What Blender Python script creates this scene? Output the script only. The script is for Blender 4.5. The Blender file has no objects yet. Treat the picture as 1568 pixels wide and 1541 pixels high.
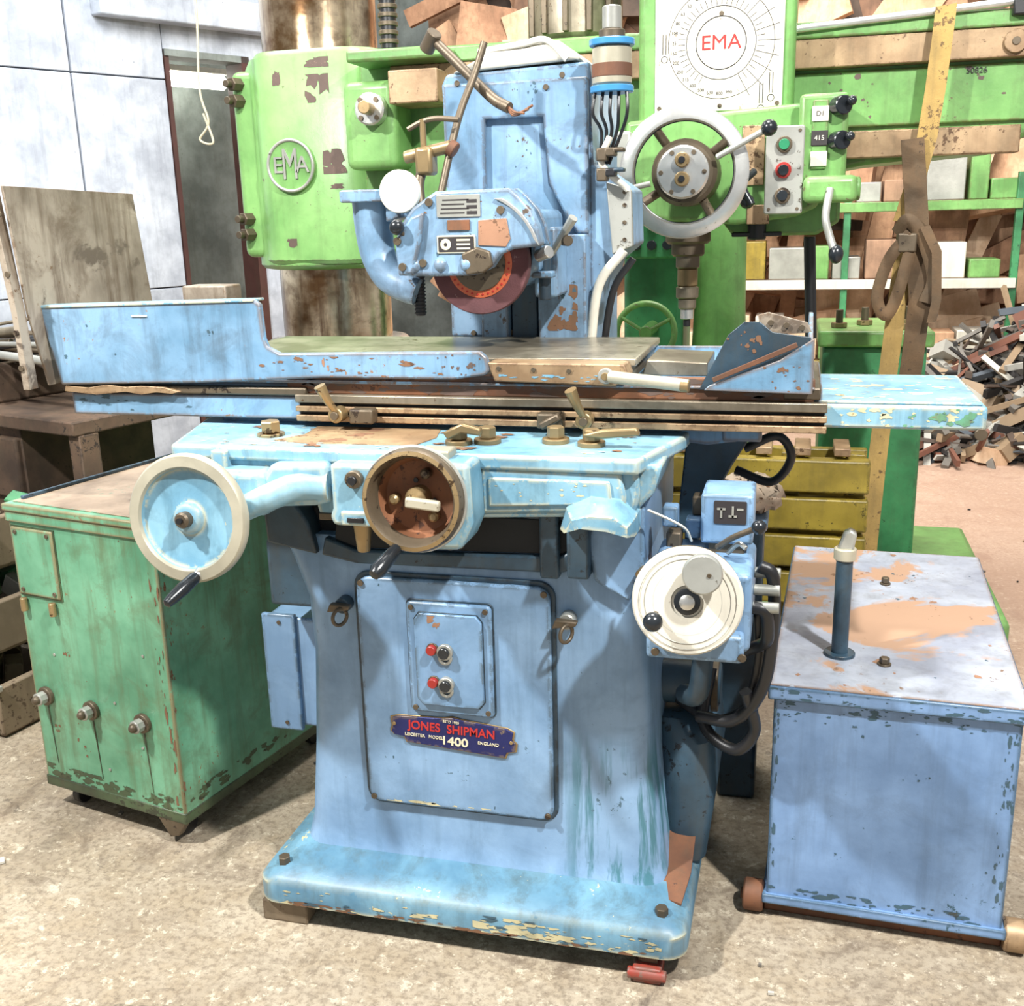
import bpy, math, random, bmesh
from mathutils import Vector, Matrix
random.seed(7)
S=bpy.context.scene
def L(c):
    return tuple(((v/255)/12.92 if v/255<=0.04045 else ((v/255+0.055)/1.055)**2.4) for v in c)+(1,)
# ---------------------------------------------------------------- materials
def newmat(name):
    m=bpy.data.materials.new(name); m.use_nodes=True
    nt=m.node_tree; nt.nodes.clear()
    o=nt.nodes.new('ShaderNodeOutputMaterial'); b=nt.nodes.new('ShaderNodeBsdfPrincipled')
    nt.links.new(b.outputs[0],o.inputs[0]); return m,nt,b
def noise(nt,vec,scale,detail=6,rough=.6,dist=0):
    n=nt.nodes.new('ShaderNodeTexNoise'); n.inputs['Scale'].default_value=scale
    n.inputs['Detail'].default_value=detail; n.inputs['Roughness'].default_value=rough; n.inputs['Distortion'].default_value=dist
    nt.links.new(vec,n.inputs['Vector']); return n.outputs[0]
def ramp(nt,f,a,b,ca=(0,0,0,1),cb=(1,1,1,1)):
    r=nt.nodes.new('ShaderNodeValToRGB'); r.color_ramp.elements[0].position=a; r.color_ramp.elements[1].position=b
    r.color_ramp.elements[0].color=ca; r.color_ramp.elements[1].color=cb
    nt.links.new(f,r.inputs[0]); return r.outputs[0]
def mix(nt,f,a,b,mode='MIX'):
    m=nt.nodes.new('ShaderNodeMix'); m.data_type='RGBA'; m.blend_type=mode
    for i,x in ((0,f),(6,a),(7,b)):
        if isinstance(x,(int,float)): m.inputs[i].default_value=x
        elif isinstance(x,tuple): m.inputs[i].default_value=x
        else: nt.links.new(x,m.inputs[i])
    return m.outputs[2]
def math_(nt,op,a,b=None):
    m=nt.nodes.new('ShaderNodeMath'); m.operation=op
    for i,x in enumerate((a,b)):
        if x is None: continue
        if isinstance(x,(int,float)): m.inputs[i].default_value=x
        else: nt.links.new(x,m.inputs[i])
    return m.outputs[0]
def coords(nt,scale=(1,1,1)):
    tc=nt.nodes.new('ShaderNodeTexCoord'); mp=nt.nodes.new('ShaderNodeMapping'); mp.inputs['Scale'].default_value=scale
    nt.links.new(tc.outputs['Object'],mp.inputs[0]); return mp.outputs[0]
def paint(name,c,chip=(120,95,75),amt=.35,edge=.6,rough=.42,streak=.25,dirt=(70,65,50),metal=0,var=.22,patch=None,pth=.58,pscale=5,c2=None,bump=.15,stain=None,echip=None,er=.012):
    m,nt,b=newmat(name); v=coords(nt)
    base=L(c); dark=tuple(x*(1-var) for x in base[:3])+(1,); light=tuple(min(1,x*(1+var*.7)) for x in base[:3])+(1,)
    if c2: dark=L(c2)
    low=noise(nt,v,4,5)
    col=ramp(nt,low,.38,.62,dark,light)
    if streak:
        sv=coords(nt,(16,16,1.3)); sn=noise(nt,sv,1.6,5,.65); sf=ramp(nt,sn,.50,.70)
        col=mix(nt,math_(nt,'MULTIPLY',sf,streak),col,L(dirt))
        g=ramp(nt,noise(nt,v,9,6,.7,.6),.50,.66)
        col=mix(nt,math_(nt,'MULTIPLY',g,streak*.8),col,L(dirt))
        if stain:
            sp=nt.nodes.new('ShaderNodeSeparateXYZ'); nt.links.new(v,sp.inputs[0]); x0,x1,z0,z1=stain
            def band(o,a,b2,w):
                r1=nt.nodes.new('ShaderNodeMapRange'); r1.inputs[1].default_value=a-w; r1.inputs[2].default_value=a; nt.links.new(o,r1.inputs[0])
                r2=nt.nodes.new('ShaderNodeMapRange'); r2.inputs[1].default_value=b2; r2.inputs[2].default_value=b2+w; r2.inputs[3].default_value=1; r2.inputs[4].default_value=0; nt.links.new(o,r2.inputs[0])
                return math_(nt,'MULTIPLY',r1.outputs[0],r2.outputs[0])
            mk_=math_(nt,'MULTIPLY',band(sp.outputs[0],x0,x1,.05),band(sp.outputs[2],z0,z1,.08))
            sm=ramp(nt,sn,.44,.54)
            col=mix(nt,math_(nt,'MULTIPLY',math_(nt,'MULTIPLY',mk_,sm),.8),col,L((48,105,112)))
    if patch:
        pf=ramp(nt,noise(nt,v,pscale,7,.62,.4),pth,pth+.03); col=mix(nt,pf,col,L(patch))
    n1=noise(nt,v,42,7,.72)
    cl=math_(nt,'ADD',n1,math_(nt,'MULTIPLY',math_(nt,'SUBTRACT',low,.5),.55))
    th=.74-amt*.2
    cf=ramp(nt,cl,th,th+.015)
    col=mix(nt,cf,col,L(chip))
    if edge:
        bv=nt.nodes.new('ShaderNodeBevel'); bv.samples=3; bv.inputs[0].default_value=er
        ge=nt.nodes.new('ShaderNodeNewGeometry'); dp=nt.nodes.new('ShaderNodeVectorMath'); dp.operation='DOT_PRODUCT'
        nt.links.new(bv.outputs[0],dp.inputs[0]); nt.links.new(ge.outputs['Normal'],dp.inputs[1])
        e=math_(nt,'MULTIPLY',math_(nt,'SUBTRACT',1,dp.outputs['Value']),18)
        e=math_(nt,'MINIMUM',e,1)
        n2=noise(nt,v,26,5,.72)
        e=math_(nt,'MULTIPLY',e,ramp(nt,n2,.57-edge*.12,.61-edge*.12))
        col=mix(nt,e,col,L(echip or chip))
    nt.links.new(col,b.inputs['Base Color'])
    b.inputs['Roughness'].default_value=rough; b.inputs['Metallic'].default_value=metal
    bp=nt.nodes.new('ShaderNodeBump'); bp.inputs['Strength'].default_value=bump; bp.inputs['Distance'].default_value=.004
    nt.links.new(n1,bp.inputs['Height']); nt.links.new(bp.outputs[0],b.inputs['Normal'])
    return m
BLUE=paint('blue_paint',(122,152,182),chip=(76,104,120),amt=.26,c2=(104,136,168),dirt=(66,94,112),streak=.26,rough=.36,stain=(-.40,-.24,.16,.42),edge=.8,echip=(70,84,90))
BLUE2=paint('blue_paint_top',(130,168,184),chip=(200,196,165),amt=.28,edge=1.1,rough=.34,c2=(100,144,166),dirt=(62,90,100),streak=.42,echip=(190,184,150))
BLUEH=paint('blue_paint_head',(124,152,178),chip=(88,76,66),amt=.36,edge=1.0,rough=.36,c2=(98,130,156),dirt=(64,72,78),streak=.42)
BLUET=paint('blue_paint_table',(116,148,174),chip=(140,108,82),amt=.26,edge=1.4,rough=.36,c2=(92,128,154),dirt=(64,74,80),streak=.5,echip=(112,88,66))
BLUED=paint('blue_dark',(54,78,94),chip=(34,38,42),amt=.45,c2=(36,54,66),edge=.5)
BLUEF=paint('blue_foot',(102,142,162),chip=(190,182,140),amt=.36,edge=1.6,c2=(72,112,136),streak=.5,dirt=(64,76,72),echip=(196,186,145),er=.016)
GREEN=paint('drill_green',(122,166,98),chip=(95,85,70),amt=.2,edge=.5,rough=.34,c2=(106,152,86),streak=.2)
GREENP=paint('drill_green_plain',(112,158,90),chip=(105,100,70),amt=.3,edge=.9,rough=.36,c2=(92,138,74),streak=.3,dirt=(76,84,50))
GREEN3=paint('machine_green',(62,130,84),chip=(36,62,46),amt=.3,c2=(42,102,64))
CABG=paint('cabinet_green',(104,156,126),chip=(120,105,72),amt=.34,edge=1.6,c2=(78,132,102),streak=.6,dirt=(84,92,60),echip=(130,92,60))
CABB=paint('cab_grime',(70,88,60),chip=(50,55,40),amt=.6,c2=(46,56,40),edge=.8,streak=.6)
CABTOP=paint('cabinet_top',(160,140,120),chip=(100,135,112),amt=.4,c2=(124,106,88))
TANKF=paint('tank_blue',(116,146,184),chip=(60,92,108),amt=.30,edge=2.0,rough=.36,c2=(100,130,168),echip=(46,70,80),streak=.3,dirt=(72,92,112))
TANKT=paint('tank_lid',(160,166,176),chip=(120,95,75),amt=.4,edge=1.4,c2=(138,144,158),patch=(172,138,114),pth=.50,pscale=2.6)
STEEL=paint('worn_steel',(150,140,122),chip=(95,75,55),amt=.4,edge=0,metal=.6,rough=.38,c2=(105,95,80),streak=.3)
STEELB=paint('bright_steel',(205,205,200),chip=(130,120,105),amt=.25,edge=0,metal=.75,rough=.26,streak=0)
CHUCKM=paint('chuck_steel',(165,158,140),chip=(90,72,52),amt=.5,edge=0,metal=.5,rough=.3,streak=.4,c2=(112,102,86))
IVORY=paint('handwheel_rim',(178,172,152),chip=(120,108,88),amt=.4,edge=0,metal=.3,rough=.36,streak=0)
DULL=paint('grimy_metal',(100,88,72),chip=(56,46,38),amt=.6,edge=0,metal=.5,rough=.46)
BRASS=paint('brass_aged',(150,128,92),chip=(80,62,42),amt=.5,edge=0,metal=.6,rough=.38,streak=0)
RUST=paint('rust',(122,78,50),chip=(78,50,36),amt=.6,edge=0,rough=.7,c2=(88,56,38),streak=.35)
SCRAPE=paint('scraped_ways',(166,140,108),chip=(100,76,54),amt=.55,edge=.6,metal=.3,rough=.46,c2=(132,106,78))
CHROME=paint('drill_column_steel',(210,192,162),chip=(110,78,50),amt=.1,edge=0,metal=.92,rough=.16,c2=(120,92,62),streak=.75,dirt=(90,60,38),var=.3)  # strong vertical streaks also paint reflection bands into the rusty steel
GUARD=paint('end_guard_steel',(156,144,128),chip=(112,88,66),amt=.15,edge=.2,metal=.2,rough=.45,c2=(112,100,86),streak=.75,dirt=(92,74,58),patch=(104,92,80),pth=.58,pscale=3.5)
BLACK=paint('black_rubber',(28,28,30),chip=(60,60,60),amt=.1,edge=0,rough=.4,streak=0)
BLKP=paint('black_bakelite',(30,34,38),chip=(70,70,70),amt=.1,edge=0,rough=.22,streak=0)
WHITE=paint('white_plate',(212,207,192),chip=(150,140,122),amt=.2,edge=0,rough=.36,streak=.12,var=.08)
GREYP=paint('grey_plate',(168,168,160),chip=(105,100,90),amt=.3,edge=0,metal=.45,rough=.32,streak=0)
RED=paint('red_paint',(150,40,34),chip=(90,50,40),amt=.3,edge=0,streak=0)
REDJ=paint('jack_red',(150,60,48),chip=(110,90,80),amt=.7,edge=.8)
GRNB=paint('green_button',(30,120,80),edge=0,streak=0)
NAVY=paint('navy_plate',(32,38,92),chip=(120,105,90),amt=.45,edge=.3,streak=0,metal=.3)
ORNG=paint('label_orange',(190,95,60),chip=(100,55,40),amt=.5,edge=0,streak=0)
WHEEL=paint('grinding_wheel',(96,60,62),chip=(130,100,98),amt=.5,edge=0,rough=.9,c2=(76,46,48),bump=.6,streak=0)
WOODB=paint('block_wood',(120,105,85),chip=(80,65,50),amt=.5,edge=.4,rough=.8)
OLIVE=paint('olive_timber',(150,130,50),chip=(80,70,32),amt=.4,edge=.8,c2=(114,98,34),rough=.4)
STRAP=paint('yellow_strap',(158,130,74),chip=(100,78,48),amt=.5,edge=0,rough=.8,bump=.5)
STRAPD=paint('brown_strap',(96,74,50),chip=(56,42,30),amt=.5,edge=0,rough=.8,bump=.5,c2=(70,54,36))
CLOTH=paint('rag_cloth',(205,184,160),chip=(120,86,60),amt=.6,edge=0,rough=.9,streak=0)
DARKV=paint('dark_cavity',(26,28,30),chip=(50,45,40),amt=.3,edge=0,rough=.8,streak=0)  # near-black colour standing in for the shade inside openings
WALLP=paint('wall_panel_paint',(180,187,196),chip=(145,150,158),amt=.2,edge=0,rough=.6,c2=(158,165,176),streak=.3,dirt=(118,122,132))
WALLG=paint('recess_grey',(122,130,126),chip=(100,105,100),amt=.2,edge=0,rough=.7,c2=(100,108,104),streak=.2)
FRAMEM=paint('door_frame_maroon',(74,46,42),edge=0,amt=.2)
BROWN=paint('bench_wood',(92,72,56),chip=(50,40,32),amt=.6,edge=.6,rough=.8,c2=(62,48,38))
BARE=paint('bare_iron',(150,112,88),chip=(110,80,60),amt=.5,edge=0)
FILLER=paint('old_cream_filler',(196,188,150),chip=(150,130,95),amt=.6,edge=0,rough=.7)
PRIMER=paint('exposed_primer',(92,74,66),chip=(120,96,84),amt=.5,edge=0,rough=.6)
DKBL=paint('dark_scuff',(60,88,102),chip=(70,74,70),amt=.4,edge=0,rough=.6)
RUSTD=paint('rust_spotting',(118,84,60),chip=(84,58,40),amt=.6,edge=0,rough=.8)
def flat(name,c,rough=.6,em=0):
    m,nt,b=newmat(name)
    v=coords(nt); base=L(c); d=tuple(x*.85 for x in base[:3])+(1,)
    nt.links.new(ramp(nt,noise(nt,v,20,3),.3,.7,d,base),b.inputs['Base Color']); b.inputs['Roughness'].default_value=rough
    if em: b.inputs['Emission Color'].default_value=base; b.inputs['Emission Strength'].default_value=em
    return m
INK=flat('ink_dark',(45,40,40)); INKR=flat('ink_red',(176,40,36)); CREAM=flat('cream_letters',(215,206,176))
TUBE=flat('fluorescent_tube',(255,255,245),em=16); BLUECAP=flat('blue_cap',(60,130,180),.3)
def floor_mat():
    m,nt,b=newmat('concrete_floor'); v=coords(nt)
    c=ramp(nt,noise(nt,v,1.7,7,.6,.3),.35,.65,L((142,128,108)),L((186,173,152)))
    c=mix(nt,math_(nt,'MULTIPLY',ramp(nt,noise(nt,v,8,7,.72),.46,.60),.7),c,L((158,142,118)))
    c=mix(nt,math_(nt,'MULTIPLY',ramp(nt,noise(nt,v,60,5,.7),.46,.62),.6),c,L((106,91,74)))
    c=mix(nt,math_(nt,'MULTIPLY',ramp(nt,noise(nt,v,24,8,.8),.56,.60),.75),c,L((204,192,170)))
    c=mix(nt,math_(nt,'MULTIPLY',ramp(nt,noise(nt,v,3.1,7,.7,1),.54,.64),.65),c,L((98,83,68)))
    c=mix(nt,math_(nt,'MULTIPLY',ramp(nt,noise(nt,v,5.2,6,.7,1.5),.63,.68),.6),c,L((72,62,54)))
    vo=nt.nodes.new('ShaderNodeTexVoronoi'); vo.feature='DISTANCE_TO_EDGE'; vo.inputs['Scale'].default_value=.8
    wv=nt.nodes.new('ShaderNodeVectorMath'); wv.operation='ADD'
    nn=nt.nodes.new('ShaderNodeTexNoise'); nn.inputs['Scale'].default_value=3; nn.inputs['Detail'].default_value=5; nt.links.new(v,nn.inputs['Vector'])
    nt.links.new(v,wv.inputs[0]); nt.links.new(nn.outputs[1],wv.inputs[1]); nt.links.new(wv.outputs[0],vo.inputs['Vector'])
    c=mix(nt,math_(nt,'MULTIPLY',ramp(nt,vo.outputs[0],0,.006,(1,1,1,1),(0,0,0,1)),.3),c,L((96,84,68)))
    sp=nt.nodes.new('ShaderNodeSeparateXYZ'); nt.links.new(v,sp.inputs[0])
    g=math_(nt,'ADD',sp.outputs[1],math_(nt,'MULTIPLY',sp.outputs[0],.6))
    mr=nt.nodes.new('ShaderNodeMapRange'); mr.inputs[1].default_value=2.6; mr.inputs[2].default_value=5; nt.links.new(g,mr.inputs[0])
    c=mix(nt,math_(nt,'MULTIPLY',mr.outputs[0],.55),c,L((190,150,130)))
    nt.links.new(c,b.inputs['Base Color']); b.inputs['Roughness'].default_value=.72
    bp=nt.nodes.new('ShaderNodeBump'); bp.inputs['Strength'].default_value=.6; bp.inputs['Distance'].default_value=.01
    nt.links.new(noise(nt,v,30,8,.75),bp.inputs['Height']); nt.links.new(bp.outputs[0],b.inputs['Normal'])
    return m
# ---------------------------------------------------------------- geometry helpers
CUR=[None]
def group(name,loc=(0,0,0),rz=0):
    e=bpy.data.objects.new(name,None); e.empty_display_size=.1; e.location=loc; e.rotation_euler=(0,0,rz)
    bpy.context.collection.objects.link(e); CUR[0]=e; return e
def mk(name,verts,faces,mat,bevel=0,smooth=False,mats=None,fm=None,seg=2):
    me=bpy.data.meshes.new(name); me.from_pydata([tuple(v) for v in verts],[],faces); me.validate()
    bm=bmesh.new(); bm.from_mesh(me); bmesh.ops.recalc_face_normals(bm,faces=bm.faces); bm.to_mesh(me); bm.free()
    for m in (mats or [mat]): me.materials.append(m)
    if fm:
        for i,p in enumerate(me.polygons): p.material_index=fm[i]
    o=bpy.data.objects.new(name,me); bpy.context.collection.objects.link(o)
    if CUR[0]: o.parent=CUR[0]
    if bevel:
        b=o.modifiers.new('b','BEVEL'); b.width=bevel; b.segments=seg; b.limit_method='ANGLE'; b.angle_limit=math.radians(35)
    if smooth or bevel:
        for p in me.polygons: p.use_smooth=True
        try: me.set_sharp_from_angle(angle=math.radians(40))
        except Exception: pass
    return o
def box(name,x0,x1,y0,y1,z0,z1,mat,bevel=.003,rot=None,seg=2):
    c=Vector(((x0+x1)/2,(y0+y1)/2,(z0+z1)/2)); hx,hy,hz=abs(x1-x0)/2,abs(y1-y0)/2,abs(z1-z0)/2
    vs=[Vector((sx*hx,sy*hy,sz*hz)) for sx in(-1,1) for sy in(-1,1) for sz in(-1,1)]
    if rot:
        R=Matrix.Rotation(rot[2],3,'Z')@Matrix.Rotation(rot[1],3,'Y')@Matrix.Rotation(rot[0],3,'X'); vs=[R@v for v in vs]
    vs=[v+c for v in vs]
    f=[(0,1,3,2),(4,6,7,5),(0,4,5,1),(2,3,7,6),(0,2,6,4),(1,5,7,3)]
    return mk(name,vs,f,mat,bevel,seg=seg)
def prism(name,pts,ax,a,b,mat,bevel=.003,seg=2):
    def P(p,t): return (p[0],t,p[1]) if ax=='y' else ((t,p[0],p[1]) if ax=='x' else (p[0],p[1],t))
    n=len(pts); vs=[P(p,a) for p in pts]+[P(p,b) for p in pts]
    f=[tuple(range(n)),tuple(range(n,2*n))[::-1]]+[(i,(i+1)%n,n+(i+1)%n,n+i) for i in range(n)]
    return mk(name,vs,f,mat,bevel,seg=seg)
def frame(d):
    d=Vector(d).normalized()
    if abs(d.z)<.95: u=d.cross(Vector((0,0,1))).normalized()
    else: u=Vector((1,0,0))
    w=d.cross(u).normalized(); return d,u,w
def lathe(name,prof,c,ax,mat,n=40,mats=None,mi=None):
    d,u,w=frame(ax); c=Vector(c); vs=[];fs=[];fm=[]
    for r,h in prof:
        for i in range(n):
            t=2*math.pi*i/n; vs.append(c+d*h+(u*math.cos(t)+w*math.sin(t))*max(r,1e-5))
    for k in range(len(prof)-1):
        for i in range(n):
            j=(i+1)%n; fs.append((k*n+i,k*n+j,(k+1)*n+j,(k+1)*n+i)); fm.append(mi[k] if mi else 0)
    fs.append(tuple(range(n))); fm.append(mi[0] if mi else 0)
    fs.append(tuple((len(prof)-1)*n+i for i in range(n))); fm.append(mi[-1] if mi else 0)
    return mk(name,vs,fs,mat,0,True,mats,fm if mi else None)
def cyl(name,p0,p1,r,mat,r1=None,n=28,ch=.0):
    p0=Vector(p0);p1=Vector(p1); h=(p1-p0).length; r1=r if r1 is None else r1
    ch=ch or min(r,r1,h)*.12
    return lathe(name,[(r-ch,0),(r,ch),(r1,h-ch),(r1-ch,h)],p0,p1-p0,mat,n)
def sph(name,c,r,mat,n=20,sc=(1,1,1)):
    pr=[(r*math.sin(math.pi*i/12),-r*math.cos(math.pi*i/12)) for i in range(13)]
    o=lathe(name,pr,(0,0,0),(0,0,1),mat,n)
    for v in o.data.vertices: v.co=Vector((v.co.x*sc[0]+c[0],v.co.y*sc[1]+c[1],v.co.z*sc[2]+c[2]))
    return o
def tube(name,pts,r,mat,n=10,sub=8,r1=None,flat_=None):
    P=[Vector(p) for p in pts]; Q=[]
    if len(P)>2 and sub>1:
        E=[P[0]*2-P[1]]+P+[P[-1]*2-P[-2]]
        for i in range(1,len(E)-2):
            for k in range(sub):
                t=k/sub; a,b,c,d=E[i-1],E[i],E[i+1],E[i+2]
                Q.append(.5*((2*b)+(c-a)*t+(2*a-5*b+4*c-d)*t*t+(3*b-a-3*c+d)*t**3))
        Q.append(P[-1])
    else: Q=P
    vs=[];fs=[]; u=None; m=len(Q)
    for i,q in enumerate(Q):
        d=(Q[min(i+1,m-1)]-Q[max(i-1,0)]).normalized()
        if u is None: u=frame(d)[1]
        u=(u-d*u.dot(d)).normalized(); w=d.cross(u)
        rr=r if r1 is None else r+(r1-r)*i/(m-1)
        for k in range(n):
            t=2*math.pi*k/n
            if flat_: vs.append(q+u*math.cos(t)*flat_[0]+w*math.sin(t)*flat_[1])
            else: vs.append(q+(u*math.cos(t)+w*math.sin(t))*rr)
    for i in range(m-1):
        for k in range(n):
            j=(k+1)%n; fs.append((i*n+k,i*n+j,(i+1)*n+j,(i+1)*n+k))
    fs.append(tuple(range(n))); fs.append(tuple((m-1)*n+k for k in range(n)))
    return mk(name,vs,fs,mat,0,True)
def ribbon(name,pts,w,t,mat,side=(1,0,0)):
    P=[Vector(p) for p in pts]; s=Vector(side).normalized(); vs=[];fs=[]
    for i,q in enumerate(P):
        d=(P[min(i+1,len(P)-1)]-P[max(i-1,0)]).normalized(); n=d.cross(s).normalized()
        for a,b in((-1,-1),(1,-1),(1,1),(-1,1)): vs.append(q+s*a*w/2+n*b*t/2)
    for i in range(len(P)-1):
        for k in range(4):
            j=(k+1)%4; fs.append((i*4+k,i*4+j,i*4+4+j,i*4+4+k))
    fs.append((0,1,2,3)); m=(len(P)-1)*4; fs.append((m,m+1,m+2,m+3))
    return mk(name,vs,fs,mat,0,True)
def torus(name,c,ax,R,r,mat,n=48,m=12,sc=1):
    d,u,w=frame(ax); c=Vector(c); vs=[];fs=[]
    for i in range(n):
        t=2*math.pi*i/n; e=u*math.cos(t)+w*math.sin(t)
        for k in range(m):
            p=2*math.pi*k/m; vs.append(c+e*(R+r*math.cos(p))+d*r*sc*math.sin(p))
    for i in range(n):
        for k in range(m):
            a=(i+1)%n;b=(k+1)%m; fs.append((i*m+k,a*m+k,a*m+b,i*m+b))
    return mk(name,vs,fs,mat,0,True)
def rr(x0,x1,y0,y1,r,n=5):
    o=[]
    for cx,cy,a in((x1-r,y1-r,0),(x0+r,y1-r,90),(x0+r,y0+r,180),(x1-r,y0+r,270)):
        for i in range(n+1):
            t=math.radians(a+90*i/n); o.append((cx+r*math.cos(t),cy+r*math.sin(t)))
    return o
def loft(name,rings,mat,smooth=True):
    n=len(rings[0]); vs=[p for r in rings for p in r]; fs=[]
    for k in range(len(rings)-1):
        for i in range(n):
            j=(i+1)%n; fs.append((k*n+i,k*n+j,(k+1)*n+j,(k+1)*n+i))
    fs.append(tuple(range(n))[::-1]); fs.append(tuple((len(rings)-1)*n+i for i in range(n)))
    return mk(name,vs,fs,mat,0,smooth)
def text(name,s,c,size,mat,ext=.0008,rz=0,off=0,sx=1,sy=1):
    cu=bpy.data.curves.new(name,'FONT'); cu.body=s; cu.size=size; cu.align_x='CENTER'; cu.align_y='CENTER'; cu.extrude=ext; cu.offset=off
    t=bpy.data.objects.new(name+'_t',cu); me=bpy.data.meshes.new_from_object(t); bpy.data.objects.remove(t)
    me.materials.clear(); me.materials.append(mat)
    o=bpy.data.objects.new(name,me); bpy.context.collection.objects.link(o); o.parent=CUR[0]
    o.location=c; o.rotation_euler=(math.pi/2,rz,0); o.scale=(sx,sy,1)
    return o
def bolt(name,c,r,h,mat=None,ax=(0,-1,0)):
    mat=mat or DULL; c=Vector(c); a=Vector(ax)
    cyl(name+'_washer',c,c+a*h*.25,r*1.35,mat,n=20)
    cyl(name,c+a*h*.25,c+a*h,r,mat,n=6)
def screw(name,c,r=.005,mat=None,ax=(0,-1,0)):
    cyl(name,c,Vector(c)+Vector(ax)*r*.6,r,mat or DULL,n=12)
def plate(name,x0,x1,z0,z1,y,t,mat,r=.01,bevel=.002):
    return prism(name,rr(x0,x1,z0,z1,r),'y',y-t,y,mat,bevel)
def flakes(name,n,ax,lvl,a0,a1,b0,b1,smin,smax,mat,sa=1.6,sb=1,pw=3):
    """paint flakes: thin irregular polygons lying on a flat face (axis ax at level lvl), gathered in clusters"""
    vs=[];fs=[]; R=random; K=max(1,n//5); cs=[(R.uniform(a0,a1),R.uniform(b0,b1)) for _ in range(K)]
    for i in range(n):
        if i%3: q=cs[i%K]; ca,cb=R.gauss(q[0],smax*1.4*sa),R.gauss(q[1],smax*1.2*sb)
        else: ca,cb=R.uniform(a0,a1),R.uniform(b0,b1)
        if not(a0<=ca<=a1 and b0<=cb<=b1): ca,cb=R.uniform(a0,a1),R.uniform(b0,b1)
        s=smin+(smax-smin)*R.random()**pw; k=R.randint(9,15); b=len(vs); ph=R.uniform(0,6.28)
        e=lvl+(i%7)*.00003*(-1 if ax=='y' else 1)
        for j in range(k):
            t=ph+2*math.pi*j/k; r=s*R.uniform(.35,1); p=min(max(ca+r*sa*math.cos(t),a0),a1),min(max(cb+r*sb*math.sin(t),b0),b1)
            vs.append((p[0],e,p[1]) if ax=='y' else ((e,p[0],p[1]) if ax=='x' else (p[0],p[1],e)))
        fs.append(tuple(range(b,b+k)))
    return mk(name,vs,fs,mat)

# ---------------------------------------------------------------- room
FL=floor_mat()
CUR[0]=None
box('floor',-8,8,-1.5,12,-.1,0,FL,0)
box('wall_back',-8,8,10.6,10.8,0,5,WALLG,0)
d=Vector((.454,.891,0)); W0=Vector((-3.88,6.36,0)); nrm=Vector((-.891,.454,0))
def wallbox(name,s0,s1,z0,z1,mat,t0=0,t1=.15,bevel=.0):
    vs=[]
    for s in(s0,s1):
        for t in(t0,t1):
            for z in(z0,z1): p=W0+d*s+nrm*t; vs.append((p.x,p.y,z))
    return mk(name,vs,[(0,1,3,2),(4,6,7,5),(0,4,5,1),(2,3,7,6),(0,2,6,4),(1,5,7,3)],mat,bevel)
group('wall_left')
for k,(a,b) in enumerate([(-5.5,-3.4),(-3.4,-1.5),(-1.495,-.62),(-.615,0)]):
    for j,(z0,z1) in enumerate([(0,1.15),(1.155,2.42),(2.425,3.6)]):
        wallbox('panel_%d_%d'%(k,j),a+.004,b-.004,z0,z1-.003,WALLP,0,.15,.004)
wallbox('lintel',0.0,.62,2.60,3.6,WALLP,0,.15)
wallbox('end_panel',.62,1.1,0,3.6,WALLP,0,.15)
wallbox('backing',-5.5,0,0,3.6,WALLG,.15,.2)
wallbox('beam',-.45,1.2,2.74,2.92,WALLP,-.12,0,.01)
CUR[0]=None
group('door_1')
wallbox('jamb_left',0,.03,0,2.6,FRAMEM,-.01,.16)
wallbox('jamb_right',.56,.62,0,2.6,FRAMEM,-.02,.16)
wallbox('head',0,.62,2.56,2.6,WALLG,-.02,.16)
CUR[0]=None
wallbox('wall_recess',-.8,1.8,0,3.6,WALLG,.9,1.0)
group('fluorescent_lamp')
wallbox('housing',.20,.85,2.56,2.60,WHITE,.55,.66,.005)
p=W0+d*.22+nrm*.6; q=W0+d*.83+nrm*.6
cyl('tube',(p.x,p.y,2.51),(q.x,q.y,2.51),.048,TUBE)
group('hanging_cord')
p=W0+d*.05+nrm*-.3
tube('cord',[(p.x,p.y,3.3),(p.x+.02,p.y,2.8),(p.x-.01,p.y,2.35),(p.x+.03,p.y,2.15),(p.x-.04,p.y,2.05),(p.x+.05,p.y,2.03),(p.x,p.y,2.2)],.007,CREAM)

def heap(name,n,fn,mats):
    vs=[];fs=[];fm=[]
    for i in range(n):
        c,h,rot,mi=fn(i); R=Matrix.Rotation(rot[2],3,'Z')@Matrix.Rotation(rot[1],3,'Y')@Matrix.Rotation(rot[0],3,'X'); b=len(vs)
        for sx in(-1,1):
            for sy in(-1,1):
                for sz in(-1,1): vs.append(R@Vector((sx*h[0],sy*h[1],sz*h[2]))+Vector(c))
        for f in [(0,1,3,2),(4,6,7,5),(0,4,5,1),(2,3,7,6),(0,2,6,4),(1,5,7,3)]: fs.append(tuple(k+b for k in f)); fm.append(mi)
    return mk(name,vs,fs,None,0,False,mats,fm)
U=random.uniform
BR=[paint('timber_%d'%i,c,chip=k,amt=.2,edge=0,rough=.8,c2=c2,streak=.5,dirt=k) for i,(c,k,c2) in enumerate([((208,168,134),(150,112,84),(182,142,110)),((176,136,106),(110,84,62),(148,110,84)),((222,196,166),(176,140,108),(202,168,136)),((122,92,72),(80,60,48),(96,72,56)),((154,122,98),(114,90,72),(124,98,78)),((78,64,54),(54,46,40),(66,54,46))])]
CUR[0]=None
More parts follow.
